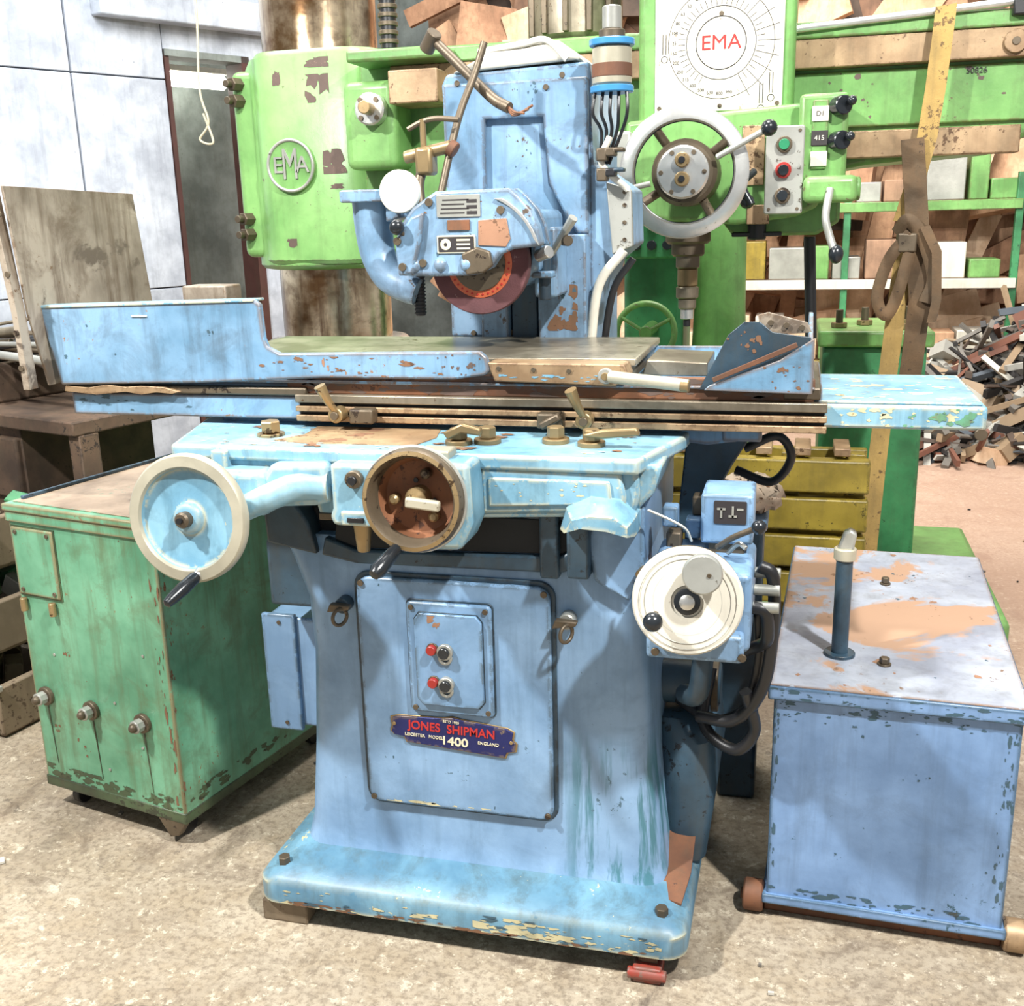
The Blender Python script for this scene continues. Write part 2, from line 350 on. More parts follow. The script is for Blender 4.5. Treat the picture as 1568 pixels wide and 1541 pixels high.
def brd(i):
    k=i%5
    if k<2: return ((U(-2.8,3.3),U(9.5,9.9),U(.8,3.7)),(U(.35,.8),.03,U(.4,.9)),(U(-.15,.0),U(-.4,.4),U(-.2,.2)),random.choice([0,1,2,4,0,1]))
    if k<4: return ((U(-2.8,3.3),U(9.2,9.5),U(.3,3.6)),(U(.05,.2),.03,U(.5,1.2)),(U(-.2,.0),U(-.7,.7)+random.choice([0,0,1.2]),U(-.2,.2)),random.choice([0,0,1,2,1,3,4,5]))
    return ((U(-2.8,3.3),U(9.0,9.3),U(.3,3.2)),(U(.15,.4),.05,U(.06,.28)),(U(-.3,.1),U(-.3,.3),U(-.4,.4)),random.choice([0,1,2,2,3]))
heap('timber_board_stack',210,brd,BR)
MG=[flat('scrap_%d'%i,c) for i,c in enumerate([(110,105,98),(48,46,46),(170,168,160),(120,78,62),(84,92,100),(150,128,102),(200,196,184),(84,70,60)])]+[BR[2]]
def scr(i):
    x=U(.5,3.4); y=U(6.9,8.2); hmax=max(.03,1.2*min(1,(y-6.8)/1.0)*(1-abs(x-2.1)/2.2))
    big=random.random()<.06
    return ((x,y,U(.02,hmax)),((U(.08,.16),U(.05,.12),U(.03,.08)) if big else (U(.03,.36),U(.005,.022),U(.005,.03))),(U(-.6,.6),U(-.7,.7),U(0,3.1)),random.choice([8,2,5,3]) if big else random.choice([0,0,1,1,1,7,2,3,4,5,6]))
heap('scrap_metal_pile',1900,scr,MG)
heap('floor_debris',110,lambda i:((U(-3.0,2.8),U(1.6,6.5),.005),(U(.002,.012),U(.002,.006),.003),(0,0,U(0,3.1)),random.choice([0,1,5,7,6])),MG)
group('storage_rack')
for i,z in enumerate((.35,.95,1.5)):
    box('rack_beam_%d'%i,-.9,1.5,8.42,8.48,z,z+.07,[OLIVE,WHITE,GREENP][i],.005); box('rack_deck_%d'%i,-.9,1.5,8.48,8.85,z+.03,z+.06,BR[1],.003)
for i,x in enumerate((-.9,.3,1.46)): box('rack_post_%d'%i,x,x+.05,8.44,8.5,0,1.75,GREEN3,.004)
RC=[BR[2],BR[0],OLIVE,GREENP,WHITE,BR[4],GREYP]
for k,z in enumerate((.42,1.02,1.57)):
    x=-.84
    while x<1.3:
        w=U(.12,.34); h=U(.12,.36); box('rack_carton_%d_%d'%(k,int((x+1)*100)),x,x+w,8.5,8.8,z,z+h,random.choice(RC),.008); x+=w+U(.0,.06)

# ---------------------------------------------------------------- surface grinder
group('surface_grinder')
def ring(x0,x1,y0,y1,r,z): return [(a,b,z) for a,b in rr(x0,x1,y0,y1,r,6)]
loft('base_plinth',[ring(-1.12,-.18,1.90,2.62,.045,.05),ring(-1.135,-.165,1.885,2.64,.05,.06),ring(-1.135,-.165,1.885,2.64,.05,.108),ring(-1.125,-.175,1.895,2.63,.05,.122),ring(-1.09,-.20,1.945,2.58,.06,.135),ring(-1.07,-.215,1.985,2.54,.06,.155)],BLUEF)
flakes('plinth_flakes',40,'y',1.8842,-1.08,-.215,.062,.106,.002,.015,FILLER,2.8,.7)
flakes('plinth_flakes_low',44,'y',1.8840,-1.08,-.215,.060,.072,.003,.012,RUSTD,3,.7)
flakes('plinth_flakes_right',26,'y',1.8841,-.62,-.215,.060,.09,.003,.018,FILLER,2.6,.7)
flakes('plinth_flakes_dark',16,'y',1.8838,-1.08,-.215,.062,.106,.002,.010,DKBL,2.5,.7)
loft('column',[ring(-1.085,-.20,1.965,2.56,.06,.125),ring(-1.066,-.217,1.99,2.54,.06,.15),ring(-1.055,-.228,2.0,2.53,.06,.2),ring(-1.035,-.25,2.003,2.52,.06,.4),ring(-1.02,-.265,2.005,2.51,.06,.63),ring(-1.025,-.27,2.005,2.51,.06,.75),ring(-1.05,-.272,2.005,2.51,.05,.84),ring(-1.075,-.272,2.01,2.51,.04,.90)],BLUE)
box('column_top_shade_fill',-1.0,-.36,2.04,2.5,.88,.96,DARKV,.01)  # dark filler block, paints the shade between column top and saddle
prism('cheek_left',[(-1.085,.88),(-1.09,.99),(-1.03,1.0),(-.985,.93),(-.97,.86)],'y',1.99,2.5,BLUED,.006)
prism('cheek_right',[(-.27,.88),(-.27,1.0),(-.36,1.0),(-.385,.93),(-.37,.84),(-.30,.80)],'y',1.985,2.5,BLUE,.006)
prism('column_brow',[(-.96,.86),(-.95,.90),(-.88,.875),(-.44,.885),(-.40,.91),(-.38,.87),(-.44,.85),(-.88,.845)],'y',1.99,2.03,BLUED,.005)
prism('column_void_shade',[(-.93,.895),(-.92,.96),(-.42,.96),(-.41,.90),(-.44,.888),(-.88,.878)],'y',1.998,2.03,DARKV,.003)  # solid near-black panel, shade under the apron put into its colour
plate('door_seal',-.893,-.452,.278,.828,2.006,.008,BLUED,.035)
plate('door_panel',-.884,-.461,.287,.819,2.0,.014,BLUE,.03,.005)
flakes('door_flakes',8,'y',1.9857,-.87,-.47,.30,.81,.002,.006,DKBL,1,2)
flakes('door_edge_flakes',14,'y',1.9856,-.86,-.49,.292,.300,.003,.01,FILLER,2.5,.7)
plate('switch_plate_shadow_gap',-.772,-.580,.520,.778,1.987,.004,BLUED,.013,.001)
plate('switch_plate',-.769,-.583,.523,.775,1.986,.012,BLUE,.012,.005)
prism('switch_inset',[(-.738,.545),(-.614,.545),(-.602,.56),(-.602,.738),(-.614,.753),(-.738,.753),(-.75,.738),(-.75,.56)],'y',1.966,1.974,BLUE,.002)
prism('switch_inset_line',[(-.740,.543),(-.612,.543),(-.600,.559),(-.600,.739),(-.612,.755),(-.740,.755),(-.752,.739),(-.752,.559)],'y',1.9725,1.9745,BLUED,.0005)
for i,(x,z) in enumerate([(-.757,.535),(-.595,.535),(-.757,.763),(-.595,.763)]): screw('switch_screw_%d'%i,(x,1.974,z),.006,DULL)
for i,(x,z) in enumerate([(-.872,.805),(-.473,.805),(-.872,.30),(-.473,.30),]): screw('door_screw_%d'%i,(x,1.986,z),.007)
for i,z in enumerate((.672,.598)):
    cyl('red_button_%d'%i,(-.71,1.966,z+.004),(-.71,1.95,z+.004),.0105,RED,n=20)
    cyl('red_collar_%d'%i,(-.71,1.967,z+.004),(-.71,1.962,z+.004),.013,DULL,n=20)
    cyl('switch_ring_%d'%i,(-.682,1.967,z),(-.682,1.956,z),.0175,GREYP,n=24)
    cyl('switch_core_%d'%i,(-.682,1.957,z),(-.682,1.948,z),.012,BLKP,n=20)
    torus('switch_neck_%d'%i,(-.682,1.962,z-.014),(0,-1,0),.012,.004,GREYP)
flakes('rust_spot',2,'y',1.9655,-.72,-.68,.72,.75,.01,.016,BARE,1.2,1)
npts=[(-.818,.500),(-.80,.505),(-.70,.508),(-.68,.512),(-.66,.508),(-.56,.498),(-.545,.49),(-.548,.472),(-.54,.465),(-.542,.447),(-.56,.443),(-.565,.43),(-.785,.445),(-.79,.457),(-.812,.46),(-.82,.468),(-.816,.48)]
prism('nameplate',npts,'y',1.981,1.986,NAVY,.001)
prism('nameplate_backing',[( (x+.68)*1.03-.68,(z-.472)*1.07+.472) for x,z in npts],'y',1.9835,1.9865,BRASS,.001)
text('plate_lettering','JONES  SHIPMAN',(-.682,1.9805,.484),.0265,INKR,rz=.03,off=.0005,sx=.98,sy=1.05)
text('plate_number','1400',(-.676,1.9805,.456),.027,CREAM,rz=.03,off=.0006,sx=1.15)
text('plate_small','LEICESTER   MODEL',(-.745,1.9805,.463),.010,CREAM,rz=.03); text('plate_small_b','ESTD 1905',(-.682,1.9805,.502),.008,CREAM,rz=.03); text('plate_small_c','ENGLAND',(-.60,1.9805,.459),.010,CREAM,rz=.03)
for i,(x,z) in enumerate([(-.812,.487),(-.549,.468)]): screw('plate_rivet_%d'%i,(x,1.981,z),.004,BRASS)
for i,x in enumerate((-.915,-.425)):
    cyl('latch_hub_%d'%i,(x,2.006,.752),(x,1.975,.752),.017,BLUED if i==0 else GREYP)
    prism('latch_key_%d'%i,[(x-.028,.742),(x+.022,.75),(x+.026,.76),(x-.02,.762)],'y',1.958,1.975,DULL,.003)
    torus('latch_ring_%d'%i,(x+.004,1.955,.736),(1,-.6,0),.018,.004,DULL)
for i,(x,y) in enumerate([(-1.085,1.94),(-.222,1.94),(-.20,2.50)]): bolt('plinth_bolt_%d'%i,(x,y,.118),.014,.028,DULL,(0,0,1))
kp=[(-.245,1.985,.142),(-.185,1.975,.135),(-.172,2.05,.165),(-.168,2.38,.30),(-.225,2.40,.31),(-.235,2.10,.19)]
mk('rust_kick_plate',[Vector(a) for a in kp]+[Vector(a)-Vector((0,0,.005)) for a in kp],[tuple(range(6)),tuple(range(6,12))[::-1]]+[(i,(i+1)%6,6+(i+1)%6,6+i) for i in range(6)],RUST)
box('side_box',-1.20,-1.035,2.16,2.34,.36,.64,BLUE,.006); box('side_box_lid',-1.206,-1.12,2.15,2.165,.35,.65,BLUE,.004)
screw('side_box_screw_a',(-1.16,2.15,.63)); screw('side_box_screw_b',(-1.16,2.15,.37))
box('side_bracket',-1.14,-1.03,2.08,2.30,.70,.86,BLUED,.01)
# saddle
prism('saddle_table',[(-1.265,1.945),(-.275,1.935),(-.21,2.17),(-.19,2.50),(-1.38,2.50),(-1.345,2.22)],'z',1.072,1.102,BLUE2,.007,3)
prism('saddle_apron',[(-1.25,1.085),(-.28,1.085),(-.275,1.03),(-.285,.985),(-.60,.968),(-.62,.93),(-.80,.95),(-.94,.955),(-.95,1.0),(-1.04,1.01),(-1.06,1.045),(-1.23,1.055)],'y',1.955,2.12,BLUE2,.008)
prism('apron_face_right',[(-.585,1.075),(-.31,1.075),(-.30,1.03),(-.30,1.0),(-.585,.982)],'y',1.943,1.957,BLUE2,.006)
prism('apron_inset_right',[(-.57,1.058),(-.33,1.058),(-.325,1.012),(-.57,.998)],'y',1.937,1.945,BLUE2,.004)
flakes('apron_flakes',14,'y',1.9366,-.565,-.335,1.003,1.054,.002,.006,FILLER,1.8,.8)
loft('apron_lobe_right',[[(x,y,z) for x,z in pts] for y,pts in [(2.02,[(-.43,.96),(-.42,1.01),(-.37,1.04),(-.31,1.035),(-.275,1.0),(-.275,.955),(-.33,.965),(-.38,.965)]),(1.93,[(-.425,.962),(-.412,1.005),(-.365,1.028),(-.31,1.022),(-.28,.99),(-.28,.955),(-.33,.970),(-.38,.970)]),(1.895,[(-.41,.965),(-.395,.99),(-.36,1.0),(-.315,.998),(-.29,.98),(-.29,.962),(-.33,.972),(-.38,.975)])]],BLUE2)
prism('saddle_corner_right',[(-.28,1.085),(-.235,1.085),(-.25,1.03),(-.285,.99)],'y',1.97,2.4,BLUE2,.008)
box('apron_block_left',-1.165,-1.13,1.93,1.96,1.03,1.095,BLUE2,.004)
prism('apron_center_left',[(-.885,1.083),(-.76,1.083),(-.755,.955),(-.885,.955),(-.892,.975),(-.885,.99),(-.885,1.02)],'y',1.90,1.97,BLUE2,.008)
box('apron_slot',-.865,-.795,1.893,1.905,.958,.988,BLUE2,.004); box('slot_hole',-.85,-.815,1.889,1.895,.966,.976,BLACK,.001)
bolt('slot_bolt',(-.785,1.90,.972),.008,.012,GREYP)
prism('apron_center_right',[(-.66,1.10),(-.585,1.10),(-.58,.985),(-.605,.93),(-.70,.925),(-.74,.95),(-.74,1.09)],'y',1.86,1.97,BLUE2,.01)
cyl('apron_bolt_small',(-.83,1.90,1.055),(-.83,1.885,1.055),.018,DULL); cyl('apron_bolt_core',(-.83,1.886,1.055),(-.83,1.878,1.055),.009,BLACK)
cyl('drain_boss',(-.835,1.93,.955),(-.835,1.93,.895),.019,BRASS,r1=.013)
box('under_bracket_a',-.48,-.44,1.98,2.1,.84,.985,BLUED,.006); box('under_bracket_b',-.42,-.375,1.96,2.1,.85,.985,BLUED,.006)
prism('under_web',[(-.55,.985),(-.38,.985),(-.38,.96),(-.46,.89),(-.50,.95)],'y',2.0,2.04,BLUED,.004)
for i in range(8): screw('under_nut_%d'%i,(-.76+.02*i,1.905,.925+.004*(i%2)),.009,DULL)
box('apron_grime_edge',-.94,-.60,1.952,1.958,.95,.965,DULL,.002)
tube('shaft_arm',[(-.90,1.93,1.03),(-.96,1.92,1.03),(-1.02,1.89,1.01),(-1.075,1.88,.985)],.032,BLUE2,16,r1=.026)
prism('shaft_arm_cap',[(-1.02,1.075),(-.90,1.08),(-.89,1.0),(-.93,.99),(-1.0,.985),(-1.06,.965),(-1.075,1.0)],'y',1.91,1.965,BLUE2,.012,3)
cyl('shaft_hub',(-1.14,1.90,.99),(-1.14,1.79,.99),.03,BLUE2)
box('shaft_hub_web',-1.15,-1.03,1.90,1.97,.965,1.06,BLUE2,.015)
hx=Vector((-1.14,1.79,.99)); ax=Vector((.0,-1,.10)).normalized()
lathe('traverse_handwheel',[(.10,-.012),(.122,-.012),(.129,-.004),(.129,.008),(.124,.014),(.104,.016),(.100,.010),(.098,.002),(.055,-.004),(.034,-.002),(.030,.008),(.024,.012)],hx,ax,BLUE2,56,[IVORY,BLUE2],[0,0,0,0,0,0,1,1,1,1,1])
lathe('handwheel_nut',[(.016,.0),(.016,.022),(.012,.026)],hx+ax*.006,ax,DULL,16); lathe('handwheel_nut_core',[(.006,.0),(.006,.034)],hx+ax*.006,ax,BLACK,12)
hp=hx+Vector((.022,-.012,-.105)); hd=Vector((-.32,-.9,-.42)).normalized()
lathe('handwheel_grip_collar',[(.010,-.002),(.012,.004),(.010,.014)],hp,hd,STEELB,18)
lathe('handwheel_grip',[(.006,0),(.009,.008),(.009,.014),(.0125,.02),(.014,.055),(.0115,.085),(.009,.098),(.003,.102)],hp,hd,BLKP,18)
cx=Vector((-.672,1.80,1.045)); a2=Vector((0,-1,.06)).normalized()
cyl('feed_hub',cx+Vector((0,.07,0)),cx+Vector((0,.045,0)),.06,BLUE2)
lathe('feed_handwheel',[(.050,-.055),(.080,-.050),(.092,-.02),(.097,-.006),(.098,.014),(.094,.022),(.086,.024),(.081,.016),(.077,-.015),(.068,-.034),(.03,-.038),(.022,-.036)],cx,a2,BLUED,56,[BRASS,RUST,BLUED,DULL],[2,2,3,3,3,0,3,3,1,1,1])
torus('feed_dial_rim',cx-a2*.004,a2,.0985,.004,GREYP,64,8)
for i in range(3):
    t=i*2.09+1.2; c=cx+Vector((math.cos(t)*.048,.032,math.sin(t)*.048)); lathe('feed_bolt_%d'%i,[(.010,0),(.010,.016),(.006,.02)],c,a2,BRASS if i else DULL,12)
    t+=.6; screw('feed_hole_%d'%i,cx+Vector((math.cos(t)*.03,.034,math.sin(t)*.03)),.005,BLACK)
lathe('feed_centre',[(.022,-.04),(.022,-.01),(.016,.0),(.012,.008)],cx,a2,BRASS,24)
box('feed_index_key',cx.x-.012,cx.x+.055,cx.y-.022,cx.y-.008,cx.z-.014,cx.z+.006,IVORY,.004,rot=(0,.1,0))
lathe('feed_grip',[(.006,0),(.011,.01),(.014,.04),(.016,.075),(.010,.088),(.002,.09)],cx+Vector((-.028,-.015,-.085)),Vector((-.25,-.85,-.38)).normalized(),BLKP,18)
bolt('saddle_bolt',(-1.09,2.06,1.10),.022,.035,BRASS,(0,0,1))
for i,(x,y) in enumerate([(-.655,2.03),(-.60,2.05),(-.462,2.07),(-.385,2.05)]):
    cyl('clamp_washer_%d'%i,(x,y,1.10),(x,y,1.112),.028,BRASS); cyl('clamp_nut_%d'%i,(x,y,1.112),(x,y,1.136),.018,BRASS,n=6)
box('clamp_block',-.70,-.635,1.90,1.955,1.085,1.115,IVORY,.004)
prism('lock_lever_a',[(-.68,1.13),(-.64,1.15),(-.60,1.14),(-.60,1.125),(-.64,1.13),(-.67,1.115)],'y',2.0,2.02,BRASS,.004)
prism('lock_lever_b',[(-.40,1.128),(-.36,1.14),(-.29,1.145),(-.285,1.13),(-.36,1.122)],'y',2.02,2.04,BRASS,.004)
prism('scraped_patch',[(-1.06,2.01),(-.98,1.99),(-.74,2.0),(-.72,2.08),(-.74,2.17),(-1.03,2.17),(-1.02,2.08)],'z',1.1015,1.1035,SCRAPE,.0005)
flakes('saddle_top_flakes',40,'z',1.1037,-1.22,-.30,1.955,2.16,.004,.022,RUSTD,1.6,1); flakes('saddle_top_flakes_cream',34,'z',1.1036,-1.24,-.30,1.95,2.0,.003,.012,FILLER,1.8,.8)
box('table_bed',-1.30,-.10,2.22,2.62,1.09,1.135,BLUET,.006)
prism('bed_end_right',[(-.10,1.135),(-.10,1.085),(-.17,1.075),(-.22,1.08),(-.25,1.135)],'y',2.21,2.5,BLUET,.006)
box('bed_end_cap',-.14,-.06,2.205,2.24,1.085,1.125,BLUET,.005)
# long table
box('table_core',-1.66,.055,2.185,2.60,1.13,1.20,BLUET,.006)
box('table_left_face',-1.66,-1.065,2.168,2.19,1.118,1.17,BLUET,.004)
flakes('table_left_flakes',14,'y',2.1676,-1.65,-1.08,1.12,1.168,.002,.010,DKBL,2.4,.7)
box('rust_band',-1.10,.04,2.172,2.19,1.175,1.222,RUST,.004)
flakes('band_flakes',70,'y',2.1716,-1.08,.03,1.178,1.22,.004,.022,PRIMER,2.8,.8)
box('grime_band',-1.66,-1.05,2.160,2.19,1.172,1.19,DULL,.004)
prism('flaked_filler',[(-1.665,1.175),(-1.66,1.188),(-1.60,1.184),(-1.55,1.192),(-1.50,1.187),(-1.46,1.190),(-1.40,1.188),(-1.36,1.178),(-1.38,1.173),(-1.42,1.176),(-1.46,1.170),(-1.5,1.176),(-1.58,1.168)],'y',2.150,2.162,SCRAPE,.001)
for i,(z0,z1) in enumerate([(1.116,1.130),(1.138,1.150),(1.158,1.176)]): box('t_slot_rail_%d'%i,-1.075,.065,2.155,2.19,z0,z1,SCRAPE if i!=2 else STEEL,.002)
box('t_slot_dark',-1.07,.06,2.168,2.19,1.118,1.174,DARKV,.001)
box('table_right_block',-.02,.052,2.17,2.56,1.18,1.205,DULL,.004)
gp=[(-1.67,1.19),(-1.705,1.372),(-1.152,1.384),(-1.138,1.375),(-1.135,1.30),(-1.128,1.282),(-1.10,1.268),(-.64,1.275),(-.625,1.262),(-.62,1.235),(-.63,1.225),(-.70,1.215),(-1.0,1.215),(-1.3,1.20)]
prism('splash_guard',gp,'y',2.148,2.166,BLUET,.004)
flakes('guard_flakes',30,'y',2.1474,-1.2,-.66,1.218,1.262,.002,.010,RUSTD,2.2,.7); flakes('guard_flakes_top',9,'y',2.1474,-1.66,-1.16,1.25,1.37,.002,.006,DKBL,1,1); flakes('guard_orange_chip',2,'y',2.1473,-1.05,-.95,1.225,1.26,.006,.014,BARE,.6,1.4)
flakes('guard_end_flakes',14,'y',2.1474,-.74,-.63,1.225,1.272,.003,.010,PRIMER,1,1)
prism('splash_guard_lip',[(-1.70,1.368),(-1.152,1.380),(-1.152,1.386),(-1.70,1.375)],'y',2.145,2.20,BLUE2,.002)
box('splash_chip',-1.46,-1.42,2.1455,2.149,1.348,1.352,WHITE,.001)
box('tray_floor',-1.68,.04,2.165,2.60,1.20,1.206,BLUET,.002)
box('tray_back_lip',-1.68,.04,2.59,2.60,1.20,1.235,BLUET,.002)
prism('end_guard',[(2.14,1.19),(2.10,1.36),(2.075,1.64),(2.56,1.628),(2.595,1.36),(2.60,1.20)],'x',-1.70,-1.694,GUARD,.001)
prism('end_guard_flange',[(-1.712,1.19),(-1.715,1.36),(-1.74,1.645),(-1.725,1.645),(-1.70,1.36),(-1.695,1.19)],'y',2.07,2.10,GUARD,.001)
for i,z in enumerate((1.24,1.32,1.45,1.58)): screw('guard_bolt_%d'%i,(-1.708,2.07,z),.007)
box('inner_block',-1.48,-1.36,2.40,2.48,1.206,1.40,GUARD,.004)
box('chuck_body',-1.30,-.33,2.22,2.60,1.206,1.238,STEEL,.003)
box('chuck_top',-1.31,-.32,2.21,2.61,1.238,1.254,CHUCKM,.003)
prism('chuck_front_plate',[(-.625,1.252),(-.335,1.25),(-.325,1.225),(-.355,1.205),(-.61,1.212)],'y',2.15,2.215,SCRAPE,.003)
flakes('chuck_plate_flakes',18,'y',2.1494,-.60,-.36,1.214,1.228,.003,.012,BLUE2,2.4,.6)
cyl('chuck_pivot',(-.372,2.15,1.228),(-.372,2.135,1.228),.016,GREYP); cyl('chuck_pivot_core',(-.372,2.136,1.228),(-.372,2.13,1.228),.008,BRASS)
tube('chuck_handle',[(-.36,2.13,1.228),(-.31,2.11,1.226),(-.25,2.10,1.222),(-.20,2.09,1.218)],.013,IVORY,12)
cyl('chuck_handle_end',(-.215,2.09,1.218),(-.198,2.088,1.217),.012,BRASS)
for i in range(4): screw('chuck_screw_%d'%i,(-.60+i*.075,2.15,1.24-.002*i),.005)
prism('tray_ledge',[(-.32,1.206),(-.18,1.206),(-.18,1.235),(-.31,1.24)],'y',2.3,2.5,STEEL,.003)
prism('right_splash',[(-.185,1.20),(-.15,1.27),(-.13,1.31),(-.10,1.335),(-.07,1.335),(-.045,1.315),(.028,1.305),(.03,1.20)],'y',2.16,2.166,BLUED,.001)
flakes('right_splash_flakes',12,'y',2.1594,-.14,-.06,1.25,1.32,.002,.010,RUSTD,1,1)
prism('right_splash_front',[(-.175,1.20),(-.165,1.21),(-.03,1.262),(.035,1.305),(.035,1.195)],'y',2.148,2.157,BLUET,.002)
flakes('right_splash_wear',14,'y',2.1474,-.06,.03,1.20,1.25,.002,.010,RUSTD,1.4,1)
box('rust_edge',-.165,.01,2.143,2.148,1.252,1.262,RUST,.001,rot=(0,-.42,0))
prism('right_splash_side',[(2.16,1.20),(2.16,1.30),(2.30,1.34),(2.42,1.33),(2.42,1.20)],'x',.024,.032,BLUET,.001)
prism('right_bracket',[(-.07,1.305),(-.075,1.345),(-.055,1.35),(.02,1.33),(.03,1.31)],'y',2.20,2.205,GUARD,.001)
for i in range(3): screw('bracket_bolt_%d'%i,(-.05+.03*i,2.198,1.33-.005*i),.006)
box('extension_shelf',.045,.36,2.175,2.56,1.125,1.172,BLUE2,.006)
box('extension_top',.05,.352,2.185,2.55,1.172,1.178,BLUE2,.003)
flakes('extension_top_flakes',54,'z',1.1783,.055,.35,2.19,2.54,.004,.022,FILLER,1.3,1); flakes('extension_front_flakes',24,'y',2.1745,.06,.35,1.13,1.168,.003,.012,FILLER,1.6,1); flakes('extension_green_flakes',14,'y',2.1743,.2,.35,1.13,1.168,.003,.012,CABG,1.6,1)
screw('ext_stop',(.35,2.172,1.12),.012)
for i,x in enumerate((-.965,-.415)):
    cyl('dog_hub_%d'%i,(x,2.155,1.137),(x,2.12,1.137),.017,BRASS); cyl('dog_cap_%d'%i,(x,2.121,1.137),(x,2.114,1.137),.009,DULL)
    tube('dog_lever_%d'%i,[(x,2.125,1.145),(x-.012,2.11,1.175),(x-.022,2.10,1.205)],.007,BRASS,12,r1=.013)
    box('dog_block_%d'%i,x+(.03 if i==0 else -.10),x+(.085 if i==0 else -.045),2.125,2.16,1.118,1.15,DULL,.004)
box('stop_trip',-.505,-.46,2.10,2.15,1.13,1.145,DULL,.004,rot=(0,-.5,0))
# rear column & wheelhead
prism('head_column',[(-.868,1.86),(-.855,1.885),(-.50,1.895),(-.495,1.86),(-.495,.95),(-.83,.95)],'y',2.66,3.05,BLUEH,.008)
prism('head_top_cover',[(-.84,1.885),(-.77,1.915),(-.75,1.93),(-.57,1.945),(-.52,1.90)],'y',2.65,3.0,WHITE,.01)
prism('column_frame',[(-.755,1.775),(-.61,1.775),(-.60,1.62),(-.53,1.50),(-.50,1.50),(-.50,1.86),(-.86,1.86),(-.86,1.25),(-.76,1.25)],'y',2.640,2.662,BLUEH,.006)
flakes('column_frame_flakes',14,'y',2.6396,-.85,-.51,1.78,1.855,.002,.007,DKBL,1,1.3); flakes('column_flakes',10,'y',2.6596,-.75,-.61,1.3,1.77,.002,.010,DKBL,1,1.6)
for i,(x,z) in enumerate([(-.82,1.86),(-.56,1.865),(-.60,1.84),(-.565,1.26),(-.80,1.26),(-.70,1.262)]): screw('column_screw_%d'%i,(x,2.640,z),.007)
box('dovetail_left',-.77,-.70,2.61,2.665,1.10,1.60,BLUEH,.004); box('dovetail_right',-.62,-.50,2.60,2.665,1.10,1.50,BLUEH,.004)
box('dovetail_gap',-.695,-.63,2.63,2.66,1.10,1.5,BLUED,.002)
flakes('way_patches',9,'y',2.5993,-.60,-.52,1.27,1.48,.008,.024,RUSTD,1,1.2,1); flakes('way_patches_dark',14,'y',2.5992,-.61,-.51,1.2,1.48,.004,.012,DKBL,1,1.2)
prism('side_flare',[(-.50,1.86),(-.49,1.66),(-.405,1.60),(-.40,1.47),(-.45,1.43),(-.50,1.25)],'y',2.66,2.9,BLUEH,.008)
prism('side_plate',[(-.455,1.62),(-.395,1.60),(-.39,1.47),(-.44,1.45)],'y',2.63,2.65,GREYP,.003)
for i,z in enumerate((1.49,1.53,1.57,1.6)): screw('side_plate_screw_%d'%i,(-.41,2.63,z-.005),.005)
tube('white_cable',[(-.41,2.62,1.46),(-.47,2.62,1.38),(-.49,2.62,1.25),(-.50,2.62,1.1)],.012,WHITE)
tube('white_cable_b',[(-.44,2.60,1.72),(-.46,2.60,1.66),(-.40,2.62,1.60)],.008,WHITE)
tube('conduit',[(-.39,2.64,1.44),(-.44,2.64,1.36),(-.465,2.64,1.2),(-.47,2.64,1.1)],.009,BLACK)
for i in range(6): box('fitting_cluster_%d'%i,-.47+.02*(i%3),-.445+.02*(i%3),2.58,2.62,1.62+.045*(i//3)+.01*(i%3),1.65+.045*(i//3),random.choice([DULL,GREYP,BLACK,BLUED]),.004)
for i,(z0,z1,r,m) in enumerate([(1.815,1.83,.05,BLUECAP),(1.83,1.915,.045,IVORY),(1.915,1.93,.052,BLUECAP),(1.93,1.95,.03,DULL),(1.95,2.0,.022,GREYP)]): cyl('oiler_%d'%i,(-.435,2.6,z0),(-.435,2.6,z1),r,m)
cyl('oiler_rust',(-.435,2.6,1.845),(-.435,2.6,1.88),.0462,RUST)
for i in range(5): tube('oil_line_%d'%i,[(-.47+.018*i,2.58,1.82),(-.475+.02*i,2.57,1.77),(-.46+.012*i,2.6,1.73),(-.47+.006*i,2.62,1.66)],.004,BLACK,8)
box('spindle_housing',-.80,-.56,2.38,2.64,1.42,1.56,BLUEH,.02,seg=3)
cyl('motor_body',(-.66,2.38,1.48),(-.66,2.64,1.48),.10,BLUEH)
box('housing_block',-.60,-.545,2.48,2.62,1.36,1.52,BLUEH,.008)
cyl('housing_post',(-.56,2.42,1.36),(-.56,2.42,1.48),.014,BLUED); box('housing_tab',-.585,-.535,2.39,2.43,1.41,1.425,BLUEH,.004)
cyl('housing_knob_a',(-.56,2.36,1.46),(-.53,2.34,1.47),.014,STEELB); cyl('housing_knob_b',(-.52,2.45,1.49),(-.505,2.42,1.49),.012,DULL)
tube('swing_lever',[(-.55,2.45,1.46),(-.52,2.43,1.50),(-.49,2.41,1.54)],.007,GREYP,8,r1=.011)
wc=Vector((-.685,2.335,1.448))
cyl('grinding_disc',wc+Vector((0,.014,0)),wc+Vector((0,-.014,0)),.112,WHEEL,n=64,ch=.002)
cyl('disc_label',wc+Vector((0,-.0142,0)),wc+Vector((0,-.0155,0)),.075,ORNG,n=48,ch=.0004)
cyl('disc_flange',wc+Vector((0,-.0152,0)),wc+Vector((0,-.02,0)),.060,DULL,n=48,ch=.001)
for i in range(18):
    t=math.pi+math.pi*i/17; screw('label_tick_%d'%i,wc+Vector((math.cos(t)*.068,-.0153,math.sin(t)*.068)),.0025,INKR)
gout=[(-.855,1.425),(-.865,1.47),(-.862,1.505),(-.845,1.54),(-.82,1.57),(-.785,1.592),(-.765,1.603),(-.60,1.605),(-.58,1.588),(-.555,1.56),(-.54,1.525),(-.533,1.484),(-.60,1.478),(-.625,1.468),(-.645,1.44),(-.675,1.427),(-.70,1.424),(-.77,1.423)]
